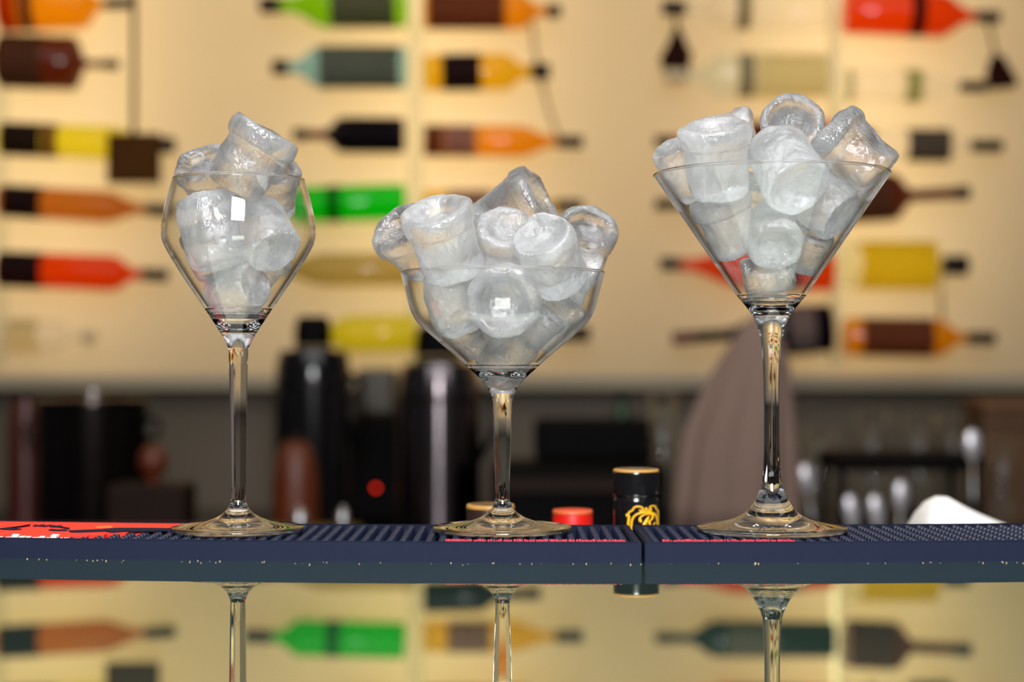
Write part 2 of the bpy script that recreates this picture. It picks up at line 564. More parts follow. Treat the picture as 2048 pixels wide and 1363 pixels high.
# red panel with dark raised creature and white letters
cxL, cyL = matL.location.x, matL.location.y
def loc(pts): return [(x - cxL, y - cyL) for x, y in pts]
TOPZ = ZF + PEG_H
poly = [(-0.352, D_FRONT + 0.012), (-0.28, D_FRONT + 0.012), (-0.24, D_FRONT + 0.012), (-0.214, D_FRONT + 0.012), (-0.206, D_FRONT + 0.0135), (-0.2065, D_FRONT + 0.019), (-0.199, D_FRONT + 0.019),
        (-0.1995, D_FRONT + 0.028), (-0.190, D_FRONT + 0.028), (-0.1905, D_FRONT + 0.038), (-0.183, D_FRONT + 0.038), (-0.1835, D_FRONT + 0.052),
        (-0.174, D_FRONT + 0.052), (-0.1745, D_FRONT + 0.067), (-0.1655, D_FRONT + 0.067), (-0.166, D_BACK - 0.0045), (-0.20, D_BACK - 0.0045), (-0.24, D_BACK - 0.0045), (-0.28, D_BACK - 0.0045), (-0.352, D_BACK - 0.0045)]
V, F = prism(loc(poly), ZF, TOPZ + 0.0004)
panel = mesh_obj('red_panel', (V, F), M_RED, matL, smooth=False)
def at_mat(px, t):
    y = D_FRONT + t * (D_BACK - D_FRONT)
    x = (px - 1024) * y / FPX
    return ((px - 1024) * (y + 0.218 * (x - JX) ** 2 - 0.0061) / FPX, y)
shapes = [
    # long dark body sweeping to the right
    [at_mat(138, .40), at_mat(165, .44), at_mat(205, .50), at_mat(232, .58), at_mat(300, .60), at_mat(352, .60), at_mat(352, .50), at_mat(300, .44),
     at_mat(262, .42), at_mat(225, .34), at_mat(212, .40), at_mat(160, .33), at_mat(142, .33)],
    # curled wing and claws
    [at_mat(0, .46), at_mat(14, .52), at_mat(36, .60), at_mat(60, .66), at_mat(62, .74), at_mat(56, .66), at_mat(40, .57), at_mat(22, .49), at_mat(44, .46), at_mat(30, .42), at_mat(8, .43)],
    [at_mat(66, .64), at_mat(72, .74), at_mat(76, .68), at_mat(90, .76), at_mat(86, .67), at_mat(104, .72), at_mat(92, .63), at_mat(80, .65)],
    [at_mat(100, .62), at_mat(108, .72), at_mat(112, .66), at_mat(122, .70), at_mat(128, .60), at_mat(140, .56), at_mat(140, .50), at_mat(120, .60)],
    [at_mat(98, .42), at_mat(104, .47), at_mat(116, .44), at_mat(132, .46), at_mat(136, .41), at_mat(116, .40)],
]
for s in shapes:
    V, F = prism(loc(s), TOPZ + 0.0003, TOPZ + 0.0010)
    o = mesh_obj('relief_figure', (V, F), M_NAVY, panel, smooth=False); fix_normals(o)
V, F = prism(loc([at_mat(193, .63), at_mat(225, .66), at_mat(224, .73), at_mat(196, .70)]), TOPZ + 0.0003, TOPZ + 0.0007)
mesh_obj('orange_mark', (V, F), plain('orange_rubber', (226, 108, 40), 0.55), panel, smooth=False)
# white script, seen nearly edge-on: worn brush strokes
random.seed(7)
xs = -30
while xs < 128:
    w = random.uniform(7, 15)
    a, b = at_mat(xs, .055 + random.uniform(0, .02)), at_mat(xs + w, .06 + random.uniform(0, .02))
    c, d = at_mat(xs + w + random.uniform(0, 8), .15 + random.uniform(0, .05)), at_mat(xs + random.uniform(2, 7), .15 + random.uniform(0, .05))
    V, F = prism(loc([a, b, c, d]), ZF, TOPZ + random.uniform(-.0004, .0012))
    mesh_obj('letter_stroke', (V, F), M_WHITE_RUB, matL, smooth=False)
    xs += w + random.uniform(1.2, 3.5)
# rows of crimson letter blocks along the front rims
def letter_row(root, pa, pb):
    random.seed(int(pa))
    x = pa; parts = []
    rx, ry = root.location.x, root.location.y
    while x < pb:
        w = random.choice((2.2, 3.0, 4.2, 5.0)); y = D_FRONT + 0.0045
        X0, X1 = (x - 1024) * y / FPX, (x + w - 1024) * y / FPX
        parts.append(prism([(X0 - rx, y - 0.0012 - ry), (X1 - rx, y - 0.0012 - ry), (X1 - rx, y + 0.0014 - ry), (X0 - rx, y + 0.0014 - ry)], ZF, MATH + random.uniform(.0002, .0008)))
        x += w + random.choice((.7, .9, 1.4, 3.0))
    o = mesh_obj('raised_lettering', join(parts), M_PINK, root, smooth=False)
    o['label'] = 'row of raised crimson letters seen edge-on'
    o['kind'] = 'stuff'
letter_row(matL, 892, 1246)
letter_row(matR, 1322, 1586)

# the soft mats lie in a gentle curve, both far ends pushed away from the viewer
def bend(root, kk):
    rx = root.location.x
    def dy(xl):
        d = abs(rx + xl - JX)
        return kk * d * d - 0.0061
    done = set()
    def visit(o):
        for ch in o.children:
            if ch.data.name == peg_me.name:
                ch.location.y += dy(ch.location.x)
            elif ch.data.name not in done:
                done.add(ch.data.name)
                for v in ch.data.vertices: v.co.y += dy(v.co.x)
            visit(ch)
    visit(root)
bend(matL, 0.218); bend(matR, 0.24)

# crumbs along the foot of the mats
random.seed(11)
parts = []
for i in range(70):
    X = random.uniform(-0.24, 0.24); Y = D_FRONT - 0.0061 + ((X - JX) ** 2 * (0.218 if X < JX else 0.24)) - abs(random.gauss(0, 0.004)) - 0.0008
    r = random.uniform(.00008, .00026)
    V, F = lathe([(0, -r * .9), (r, -r * .2), (r * .8, r * .6), (0, r)], seg=6)
    parts.append(([(a + X, b + Y, c + BARZ + r * .9) for a, b, c in V], F))
tag(mesh_obj('crumbs', join(parts), plain('sugar_crumb', (222, 190, 150), 0.6)), 'tiny pale crumbs scattered along the foot of the bar mats', 'crumbs', kind='stuff')

# ------------------------------------------------------------------ stemware
GY = 0.85
SCL = FPX / GY
GBASE = MTOP - 0.0002   # feet stand on the pegs
def build_glass(name, label, cat, cpx, foot, stem_pts, bowl, inner_bottom, facets, rim_t=0.0011):
    """all profile points (y pixel, radius pixel)"""
    root = empty(name, ((cpx - 1024) / SCL, GY, MTOP), label, cat)
    def h(y): return (1060 - y) / SCL
    # foot: underside then top up to the stem
    fp = [(0, 0.0010), (foot[0][1] / SCL * .55, 0.0009), (foot[0][1] / SCL * .93, 0.0003), (foot[0][1] / SCL * .985, 0.0002)]
    fr = foot[0][1] / SCL
    fp += [(fr, 0.0009), (fr, 0.0016), (fr * .988, 0.0022)]
    fp += [(r / SCL, h(y)) for y, r in foot[1:]]
    V, F = lathe(fp, seg=96, close_start=False, close_end=False)
    o = mesh_obj('foot', (V, F), M_GLASS, root); fix_flip(o)
    # stem: from foot top ring to thick bowl bottom, closed by the inner bottom
    jy, jr = foot[-1]
    sp = [(jr / SCL, h(jy))] + [(r / SCL, h(y)) for y, r in stem_pts]
    ty, tr = stem_pts[-1]
    wall = 0.0016
    iy, = inner_bottom
    sp += [(tr / SCL - wall, h(ty))]
    for k in range(1, 7):
        a = k / 6 * math.pi / 2
        sp.append(((tr / SCL - wall) * math.cos(a), h(ty) + (h(iy) - h(ty)) * math.sin(a)))
    sp[-1] = (0, h(iy))
    def mod(a, r, z):
        if not facets: return r
        z0, z1, z2, z3 = h(jy) + .001, h(jy) + .004, h(stem_pts[-6][0]) - .004, h(stem_pts[-6][0])
        w = min(max((z - z0) / (z1 - z0), 0), 1) * min(max((z3 - z) / (z3 - z2), 0), 1)
        n = facets; s = 2 * math.pi / n
        q = ((a + s / 2) % s) - s / 2
        pol = math.cos(s / 2) / math.cos(q) * 1.03
        return r * (1 + w * (pol - 1))
    V, F = lathe(densify(sp, 0.004), seg=96, close_start=False, mod=mod)
    o = mesh_obj('stem', (V, F), M_GLASS, root); fix_flip(o); auto_smooth(o, 12 if facets else 60)
    # bowl: double-walled shell
    outer = [(tr / SCL, h(ty))] + [(r / SCL, h(y)) for y, r in bowl]
    outer = smooth_prof(outer)
    n = len(outer)
    inner = []
    for i, (r, z) in enumerate(outer):
        a = outer[max(i - 1, 0)]; b = outer[min(i + 1, n - 1)]
        dx, dz = b[0] - a[0], b[1] - a[1]
        L = math.hypot(dx, dz)
        t = wall + (rim_t - wall) * min(1, (z - outer[0][1]) / (outer[-1][1] - outer[0][1]) * 2.0)
        inner.append((r - dz / L * t, z + dx / L * t))
    rimr = (outer[-1][0] + inner[-1][0]) / 2
    prof = outer + [(rimr, outer[-1][1] + rim_t * .55)] + inner[::-1]
    V, F = lathe(prof, seg=128, close_start=False, close_end=False)
    o = mesh_obj('bowl', (V, F), M_BOWL, root); fix_flip(o)
    zr = outer[-1][1] + rim_t * .3
    ring = [(rimr + rim_t * .62 * math.cos(a * math.pi / 5), zr + rim_t * .62 * math.sin(a * math.pi / 5)) for a in range(11)]
    o = mesh_obj('rim', lathe(ring, 128, False, False), M_GLASS, root); fix_flip(o)
    return root

def fix_flip(o):
    fix_normals(o)

def densify(p, step):
    out = [p[0]]
    for a, b in zip(p[:-1], p[1:]):
        n = max(1, int(math.hypot(b[0] - a[0], b[1] - a[1]) / step))
        for k in range(1, n + 1):
            out.append((a[0] + (b[0] - a[0]) * k / n, a[1] + (b[1] - a[1]) * k / n))
    return out

def smooth_prof(p, it=2):
    for _ in range(it):
        q = [p[0]]
        for a, b in zip(p[:-1], p[1:]):
            q.append((a[0] * .75 + b[0] * .25, a[1] * .75 + b[1] * .25))
            q.append((a[0] * .25 + b[0] * .75, a[1] * .25 + b[1] * .75))
        q.append(p[-1]); p = q
    return p

gL = build_glass('wine_glass', 'tall angular wine glass heaped with ice, leftmost of the three glasses', 'glass', 477,
    [(1058, 131), (1052, 112), (1047, 88), (1041, 64), (1034, 45), (1026, 31), (1016, 21.5), (1005, 16.5), (998, 15)],
    [(960, 15.4), (860, 16.6), (760, 18), (715, 19), (695, 20.3), (682, 26), (668, 34), (655, 42), (643, 50), (617, 67)],
    [(562, 105), (524, 129), (495, 146), (478, 153), (455, 153.5), (429, 150), (391, 141), (360, 131)], (659,), 8)
gM = build_glass('coupe_glass', 'low wide coupe glass heaped with ice, middle of the three glasses', 'glass', 1005,
    [(1058, 139), (1053, 122), (1048, 96), (1042, 68), (1034, 46), (1025, 31), (1014, 21), (1003, 15.8), (996, 14.6)],
    [(980, 14.6), (920, 17), (860, 19), (815, 20.5), (795, 21.5), (780, 27), (767, 36), (757, 45), (747, 55), (729, 75)],
    [(709, 97), (675, 138), (655, 160), (642, 173), (625, 182), (606, 189), (571, 197), (546, 204)], (752,), 8)
gR = build_glass('martini_glass', 'large conical martini glass heaped with ice, rightmost of the three glasses', 'glass', 1543,
    [(1056, 150), (1049, 126), (1043, 98), (1036, 74), (1026, 55), (1012, 42), (996, 32), (978, 23.5), (965, 20)],
    [(940, 17.2), (900, 15.6), (820, 15.2), (760, 16), (710, 18), (675, 22), (650, 28), (630, 37), (613, 50), (590, 69)],
    [(547, 99), (473, 150), (410, 193.5), (350, 235)], (624,), 0)

def meltwater(name, cpx, ty, tr, iy, label):
    """shallow pool filling the rounded bottom of the bowl"""
    R = tr / SCL - 0.0016 - 0.0004
    z0 = (1060 - ty) / SCL; dz = (iy - ty) / SCL - 0.0003
    pts = [(0, z0 - dz)]
    for q in range(1, 10):
        a = math.pi / 2 * (1 - q / 10)
        pts.append((R * math.cos(a), z0 - dz * math.sin(a)))
    top = pts[-1][1]
    pts += [(pts[-1][0] * .95, top - 0.0006), (0, top - 0.0007)]
    V, F = lathe(pts, seg=64)
    o = mesh_obj(name, (V, F), M_WATER, None, ((cpx - 1024) / SCL, GY, MTOP)); fix_normals(o); auto_smooth(o, 40)
    tag(o, label, 'water', 'meltwater pools')
meltwater('meltwater', 477, 617, 67, 659, 'shallow clear meltwater in the bottom of the tall wine glass')
meltwater('meltwater', 1005, 729, 75, 752, 'shallow clear meltwater in the bottom of the coupe glass')
meltwater('meltwater', 1543, 590, 69, 624, 'shallow clear meltwater in the bottom of the martini glass')

# ------------------------------------------------------------------ ice
def ice_mesh(seed, flange=True, dimple=1.0, rough=1.0):
    """thimble of ice: tapered body, collar at the wide end with a melted hollow"""
    mm = 0.001
    H = 17.5
    prof = [(0, -H + 1.0), (6, -H + .6), (10.5, -H + .2), (12.6, -H + .8), (13.7, -H + 2.4), (14.1, -H + 5), (14.4, -8), (14.7, -4), (15.0, 0), (15.2, 4), (15.3, 6.4)]
    if flange: prof += [(15.6, 7.4), (16.8, 8.2), (17.3, 9.2), (17.5, 11.5), (17.5, 14.2), (17.1, 16.2), (16.0, 17.3)]
    else: prof += [(15.5, 9), (15.5, 12), (15.2, 14.5), (14.2, 16.6)]
    d = 7.0 * dimple
    prof += [(14.0, 17.6), (12.3, 17.2), (10.6, 17.2 - d * .35), (8.4, 17 - d * .75), (5.5, 16.8 - d), (2.6, 16.8 - d * 1.08), (0, 16.8 - d * 1.1)]
    V, F = lathe(prof, seg=44)
    off = Vector((seed * 7.3, seed * 3.1, seed * 1.7))
    W = []
    for v in V:
        v = Vector(v)
        n = noise.noise(v * 0.085 + off) * 1.6 * rough + noise.noise(v * 0.22 + off) * 0.75 * rough
        rad = Vector((v.x, v.y, v.z * .7))
        if rad.length > 1e-5: v = v + rad.normalized() * n
        v.x += noise.noise(Vector((v.z * .06, seed, 0))) * 1.0
        W.append(tuple(v * mm * .97))
    return W, F
ICE_ME = []
for k in range(7):
    o = mesh_obj('ice_cube', ice_mesh(k + 1, flange=(k % 3 != 2), dimple=(1.0, .7, .5, 1.0, .85, .35, 1.1)[k]), M_ICE)
    fix_normals(o)
    o.modifiers.new('soften', 'SUBSURF').levels = 1
    o.modifiers['soften'].render_levels = 1
    dg = bpy.context.evaluated_depsgraph_get()
    me = bpy.data.meshes.new_from_object(o.evaluated_get(dg))
    me.name = 'ice_cube'
    # melted ripples and scratches
    for v in me.vertices:
        p = v.co * 1000
        v.co += v.normal * (noise.noise(Vector((p.x * .42, p.y * .42, p.z * .18)) + Vector((k * 5.1, 0, 0))) * .00028 + noise.noise(p * .9 + Vector((0, k * 3.7, 0))) * .00014)
    ICE_ME.append(me)
    bpy.data.objects.remove(o)
ICE_ME_CLEAR = []
for me in ICE_ME:
    m2 = me.copy(); m2.materials.clear(); m2.materials.append(M_ICE_CLEAR); ICE_ME_CLEAR.append(m2)

# x, y, z of the middle, direction of the hollow end, size, shape, clear?, label
ICE = [
 (gL, 'ice cubes in the tall wine glass', [
  (0.0082, -0.017, 0.1831, 0.517, -0.067, 0.854, 1.04, 0, 1, 'tilted ice cube sticking up highest out of the tall wine glass'),
  (-0.0151, 0.0091, 0.1743, -0.221, -0.664, 0.714, 0.894, 4, 1, 'rounded ice cube leaning over the left rim of the tall wine glass'),
  (0.0157, 0.0113, 0.1711, 0.087, -0.648, 0.757, 0.811, 1, 1, 'ice cube just inside the right rim of the tall wine glass'),
  (-0.0112, -0.0117, 0.1481, -0.263, 0.15, 0.953, 1.04, 2, 0, 'broad ice cube at the front left in the middle of the tall wine glass'),
  (0.014, -0.0058, 0.149, 0.408, -0.572, -0.712, 0.936, 5, 0, 'ice cube against the right wall where the tall wine glass is widest'),
  (-0.0167, 0.01, 0.1386, -0.337, 0.209, 0.918, 0.728, 3, 1, 'small ice cube low against the left wall of the tall wine glass'),
  (-0.0016, -0.0002, 0.1203, 0.825, -0.536, 0.181, 0.811, 5, 0, 'small ice cube lying at the very bottom of the tall wine glass'),
  (0.0008, 0.0212, 0.1471, 0.24, -0.041, 0.97, 0.749, 1, 0, 'small ice cube hidden at the back of the tall wine glass'),
  (0.0113, 0.0122, 0.1316, 0.651, -0.331, 0.683, 0.624, 3, 0, 'little ice cube low against the right wall of the tall wine glass'),
 ]),
 (gM, 'ice cubes in the coupe glass', [
  (-0.0275, -0.0304, 0.142, -0.273, -0.476, 0.836, 1.071, 0, 0, 'upright collared ice cube at the front left of the coupe glass'),
  (-0.0443, 0.0033, 0.1425, -0.542, -0.599, 0.59, 0.957, 3, 1, 'clear ice cube hanging over the left rim of the coupe glass'),
  (0.005, 0.0175, 0.1601, 0.835, -0.299, 0.463, 1.071, 4, 1, 'ice cube lying on its side on top of the coupe glass heap'),
  (0.0412, 0.0279, 0.1434, 0.209, -0.722, 0.66, 0.957, 6, 1, 'ring-faced ice cube at the right rim of the coupe glass'),
  (0.0238, -0.0269, 0.1341, -0.313, -0.709, 0.632, 1.04, 2, 0, 'smooth domed ice cube at the front right of the coupe glass'),
  (-0.0007, -0.0039, 0.1426, 0.177, -0.792, 0.584, 0.832, 1, 0, 'small ice cube in the middle of the coupe heap below the topmost cube'),
  (0.0022, -0.0197, 0.1167, -0.111, -0.968, -0.226, 1.092, 3, 0, 'ice cube with its round hollow end facing out at the front of the coupe glass'),
  (-0.0241, -0.0134, 0.1142, -0.152, -0.504, 0.85, 0.915, 5, 0, 'ice cube under the upright collared cube in the coupe glass'),
  (0.0227, 0.003, 0.1068, 0.643, -0.073, 0.763, 0.884, 1, 0, 'ice cube lying low against the right wall of the coupe glass'),
  (0.0324, 0.0032, 0.1314, 0.903, 0.055, -0.426, 0.853, 4, 0, 'ice cube against the right wall just below the coupe rim'),
  (0.0019, -0.0001, 0.0878, 0.682, -0.088, 0.726, 0.78, 2, 0, 'small ice cube lying at the very bottom of the coupe glass'),
  (-0.0196, 0.0231, 0.1295, 0.291, -0.112, 0.95, 0.988, 0, 0, 'ice cube at the back left of the coupe glass'),
  (0.0152, 0.0263, 0.1231, -0.239, 0.075, 0.968, 0.988, 5, 0, 'ice cube at the back right of the coupe glass'),
  (-0.0043, 0.0161, 0.1067, 0.077, -0.686, 0.723, 0.884, 1, 0, 'ice cube deep in the middle of the coupe glass'),
  (0.0177, -0.0161, 0.1009, 0.644, -0.254, 0.722, 0.572, 3, 1, 'little ice cube low on the right in the coupe glass, above the bottom cube'),
  (-0.017, 0.0069, 0.0963, -0.712, -0.075, 0.698, 0.572, 5, 1, 'little ice cube low on the left in the coupe glass, above the bottom cube'),
 ]),
 (gR, 'ice cubes in the martini glass', [
  (-0.0297, -0.0221, 0.1821, -0.14, -0.345, 0.928, 1.071, 0, 0, 'collared ice cube with a hollow top above the left rim of the martini glass'),
  (-0.0213, 0.0176, 0.1972, 0.959, -0.224, 0.171, 0.936, 6, 0, 'ice cube lying on its side at the back left of the martini heap'),
  (0.0105, 0.0034, 0.1979, -0.104, -0.927, 0.361, 0.957, 3, 1, 'ring-faced ice cube topmost in the martini glass'),
  (0.039, -0.0116, 0.1869, -0.713, 0.189, 0.675, 1.04, 4, 1, 'tilted ice cube above the right rim of the martini glass'),
  (0.0026, -0.0307, 0.1783, 0.19, -0.755, -0.628, 1.092, 2, 0, 'large ice cube with its round end facing out at the martini rim'),
  (0.0206, -0.0143, 0.164, 0.641, -0.468, -0.608, 0.957, 5, 0, 'ice cube against the right wall of the martini glass below the rim'),
  (-0.0215, -0.0031, 0.1528, -0.389, -0.287, 0.875, 0.936, 1, 0, 'ice cube against the left wall in the middle of the martini glass'),
  (-0.0013, -0.0167, 0.1482, -0.061, -0.741, -0.669, 0.832, 3, 0, 'small ring-faced ice cube at the front low in the martini glass'),
  (0.0076, 0.012, 0.143, -0.306, -0.414, 0.857, 0.78, 5, 0, 'small ice cube low on the right of the martini glass'),
  (-0.0025, -0.0039, 0.1282, 0.974, -0.086, 0.209, 0.728, 2, 1, 'small ice cube at the very bottom of the martini glass'),
  (-0.0152, 0.0188, 0.1649, 0.431, -0.288, 0.855, 0.988, 1, 0, 'ice cube at the back left inside the martini glass'),
  (0.0161, 0.0242, 0.1718, -0.117, -0.43, 0.895, 0.988, 0, 0, 'ice cube at the back right inside the martini glass'),
  (-0.0413, 0.0042, 0.1811, -0.519, -0.357, 0.777, 0.884, 5, 0, 'small ice cube wedged at the far left rim of the martini glass'),
  (0.0313, 0.0061, 0.1647, 0.475, -0.329, 0.816, 0.832, 1, 0, 'ice cube behind the right wall below the tilted martini cube'),
  (0.0177, -0.0043, 0.1391, 0.258, -0.503, 0.825, 0.624, 4, 1, 'little ice cube low against the right wall of the martini glass'),
 ]),
]
random.seed(21)
for g, grp, lst in ICE:
    for (x, y, z, ax, ay, az, s, var, clear, label) in lst:
        o = bpy.data.objects.new('ice_cube', (ICE_ME_CLEAR if clear else ICE_ME)[var])
        col.objects.link(o)
        q = Vector((ax, ay, az)).to_track_quat('Z', 'Y')
        R = q.to_matrix().to_4x4() @ Matrix.Rotation(random.uniform(0, 6.28), 4, 'Z')
        o.matrix_world = Matrix.Translation(Vector((g.location.x + x, GY + y, MTOP + z))) @ R @ Matrix.Scale(s, 4)
        tag(o, label, 'ice cube', grp)

# ------------------------------------------------------------------ bottles lying on the wall
BY = WALLY - 0.055
def wall_bottle(label, xs, ys, rads, mat, capmat, labels=(), square=0.0, name='bottle', neckmat=None):
    """xs: base, shoulder, neck, cap start, cap end (pixels); ys: rows of base and cap end; rads: body, neck, cap (pixels)"""
    k = BY / FPX
    p0 = PX(xs[0], ys[0], BY); p1 = PX(xs[4], ys[1], BY)
    d = (p1 - p0); L = d.length; d.normalize()
    root = empty(name, p0, label, 'bottle', 'bottles mounted on the cream wall')
    root.rotation_euler = d.to_track_quat('Z', 'Y').to_euler()
    tot = abs(xs[4] - xs[0])
    def t(x): return abs(x - xs[0]) / tot * L
    rb, rn, rc = rads[0] * k * 1.07, rads[1] * k * 1.1, rads[2] * k * 1.22
    zs, zn, zc = t(xs[1]), t(xs[2]), t(xs[3])
    prof = [(0, 0.004), (rb * .7, 0.002), (rb * .93, 0), (rb, 0.004), (rb, zs)]
    for i in range(1, 6):
        u = i / 6
        prof.append((rb + (rn - rb) * (3 * u * u - 2 * u ** 3), zs + (zn - zs) * u))
    prof += [(rn, zn), (rn, zc + 0.002), (0, zc + 0.002)]
    def mod(a, r, z):
        if square <= 0: return r
        w = square if z <= zs else square * max(0, 1 - (z - zs) / max(zn - zs, 1e-6))
        sq = min(1 / max(abs(math.cos(a)), 1e-6), 1 / max(abs(math.sin(a)), 1e-6))
        return r * (1 + w * (min(sq, 1.3) - 1))
    o = mesh_obj('glass', lathe(prof, 32, mod=mod), mat, root); auto_smooth(o, 50)
    cp = [(0, zc), (rc * .9, zc), (rc, zc + .002), (rc * 1.04, L - .003), (rc * .9, L), (0, L)]
    o = mesh_obj('cap', lathe(cp, 20), capmat, root); auto_smooth(o, 40)
    for (xa, xb, lm) in labels:
        a, b = sorted((t(xa), t(xb)))
        rr = rb * 1.012 + .0004
        fr = root.rotation_euler.to_matrix().inverted() @ Vector((0, -1, 0))     # side that faces the room
        a0 = math.atan2(fr.y, fr.x)
        V, F = [], []
        for q in range(25):
            an = a0 + math.radians(-88 + 176 * q / 24)
            for r_, z_ in ((rb * 1.002, a), (rr, a + .0003), (rr, b - .0003), (rb * 1.002, b)):
                r2 = mod(an, r_, min(z_, zs * .99))
                V.append((r2 * math.cos(an), r2 * math.sin(an), z_))
        for q in range(24):
            for w_ in range(3):
                F.append((q * 4 + w_, q * 4 + w_ + 4, q * 4 + w_ + 5, q * 4 + w_ + 1))
        o = mesh_obj('label_band', (V, F), lm, root); fix_normals(o)
        auto_smooth(o, 50)
    return root

def lab(rgb):
    """printed paper, a little of the wall light comes through"""
    nm = 'label_%d_%d_%d' % rgb
    if nm in MATS: return MATS[nm]
    m = plain(nm, rgb, 0.6, var=0.2, scale=40, spec=0.1)
    nt = m.node_tree
    p = next(n for n in nt.nodes if n.type == 'BSDF_PRINCIPLED'); out = next(n for n in nt.nodes if n.type == 'OUTPUT_MATERIAL')
    tl = N(nt, 'ShaderNodeBsdfTranslucent'); tl.inputs[0].default_value = s2l(rgb) + (1,)
    ms = nt.nodes.new('ShaderNodeMixShader'); ms.inputs[0].default_value = 0.55 if max(rgb) < 180 else 0.85
    nt.links.new(p.outputs[0], ms.inputs[1]); nt.links.new(tl.outputs[0], ms.inputs[2]); nt.links.new(ms.outputs[0], out.inputs[0])
    return m
T = tinted
ORANGE = T('liquid_orange', (250, 148, 14), .55)
PALEY = T('liquid_pale_yellow', (232, 214, 140), .72)
AMBER = T('liquid_amber', (240, 175, 30), .55)
GREEN = T('liquid_green', (20, 190, 20), .45)
LIME = T('liquid_lime', (150, 190, 20), .6)
REDL = T('liquid_red', (255, 84, 10), .38)
CRIM = T('liquid_crimson', (225, 40, 25), .4)
COGNAC = T('liquid_cognac', (198, 118, 36), .5)
BROWN = T('liquid_brown', (118, 52, 20), .35)
BLACKG = T('glass_black', (34, 20, 24), .08)
BLUEG = T('glass_pale_blue', (160, 184, 168), .62)
OLIVE = T('liquid_olive', (190, 155, 80), .6)
CLEARG = T('glass_clear', (236, 232, 208), .86)
CLEARGR = T('glass_clear_green', (222, 226, 196), .82)
YEL = T('liquid_yellow', (238, 200, 48), .55)
DKGREEN = T('glass_dark_green', (40, 58, 36), .2)
L_DK = lab((40, 28, 28)); L_GREY = lab((112, 100, 88)); L_BRN = lab((112, 70, 46)); L_YEL = lab((228, 190, 46)); L_MAUVE = lab((150, 126, 118))
L_NAVY = lab((44, 52, 72)); L_SAGE = lab((168, 180, 130)); L_PALE = lab((244, 230, 186)); L_TAUPE = lab((150, 140, 116))
CAPR = plain('cap_maroon', (90, 26, 28), 0.4)
CAPD = M_CAP

# left group, caps to the right
wall_bottle('orange bottle with dark band at the top left corner of the wall', (-2, 160, 202, 206, 262), (14, 4), (44, 8, 9), ORANGE, CAPD, [(45, 72, L_BRN), (0, 40, lab((196, 92, 24)))])
wall_bottle('dark brown bottle with long thin neck, second from top on the left', (-2, 145, 172, 205, 236), (120, 128), (50, 7, 8), BROWN, CAPD, [(8, 90, L_BRN)])
wall_bottle('bottle with dark and yellow labels behind the brown square plaque', (-2, 218, 300, 314, 348), (276, 290), (31, 11, 13), YEL, CAPD, [(5, 88, L_DK), (90, 118, L_BRN)])
wall_bottle('tilted cognac-coloured bottle with dark label, left group below the brown plaque', (-2, 205, 285, 292, 352), (400, 421), (30, 9, 10), COGNAC, CAPD, [(8, 86, L_DK)])
wall_bottle('bright red-orange bottle with dark label, low in the left group', (-2, 225, 270, 283, 336), (537, 550), (33, 10, 10), REDL, CAPD, [(0, 88, L_DK)])
wall_bottle('faint clear glass bottle lowest in the left group', (-2, 110, 150, 165, 190), (668, 672), (29, 9, 10), CLEARG, M_RAIL, [(20, 80, L_PALE)])
# centre, caps to the left
wall_bottle('lime green bottle with dark label at the top, left of the centre rail', (812, 650, 580, 560, 518), (8, 8), (42, 14, 13), LIME, CAPD, [(662, 792, L_GREY)])
wall_bottle('pale blue square gin-style bottle with dark label, left of the centre rail', (812, 640, 588, 576, 543), (133, 133), (39, 11, 12), BLUEG, CAPD, [(640, 800, lab((112, 108, 98)))], square=.35)
wall_bottle('near-black bottle with red neck, left of the centre rail', (808, 680, 650, 612, 586), (270, 268), (33, 9, 10), BLACKG, L_DK, [(690, 800, lab((30, 18, 22)))])
wall_bottle('vivid green bottle just right of the tall wine glass', (810, 600, 555, 545, 490), (403, 412), (34, 10, 11), GREEN, CAPD, [(655, 682, lab((0, 120, 10)))])
wall_bottle('olive brown bottle low on the left of the centre rail', (832, 650, 560, 540, 500), (538, 538), (31, 10, 11), OLIVE, CAPD, [])
wall_bottle('yellow olive bottle lowest on the left of the centre rail', (832, 700, 640, 620, 590), (665, 668), (34, 10, 11), YEL, CAPD, [])
# centre, caps to the right
wall_bottle('orange bottle with wide brown label at the top, right of the centre rail', (848, 1040, 1082, 1094, 1122), (20, 20), (34, 9, 11), ORANGE, CAPD, [(856, 1010, L_BRN)])
wall_bottle('amber yellow bottle with black label, right of the centre rail', (848, 1010, 1050, 1062, 1100), (144, 141), (34, 12, 13), AMBER, CAPD, [(884, 962, lab((38, 24, 28)))])
wall_bottle('orange bottle with brown and grey label, right of the centre rail', (848, 1040, 1108, 1114, 1166), (280, 283), (29, 9, 10), ORANGE, CAPD, [(850, 888, L_BRN), (890, 952, L_MAUVE)])
wall_bottle('amber bottle with grey label partly behind the coupe ice', (848, 1020, 1100, 1110, 1166), (411, 411), (29, 9, 10), AMBER, CAPD, [(896, 982, L_MAUVE)])
wall_bottle('dark bottle hidden behind the coupe glass', (848, 960, 1000, 1040, 1082), (490, 497), (30, 10, 10), BLACKG, CAPD, [])
wall_bottle('dark capped bottle whose tip shows right of the coupe glass', (848, 1040, 1090, 1118, 1180), (662, 667), (28, 10, 12), COGNAC, CAPD, [(860, 980, L_BRN)])
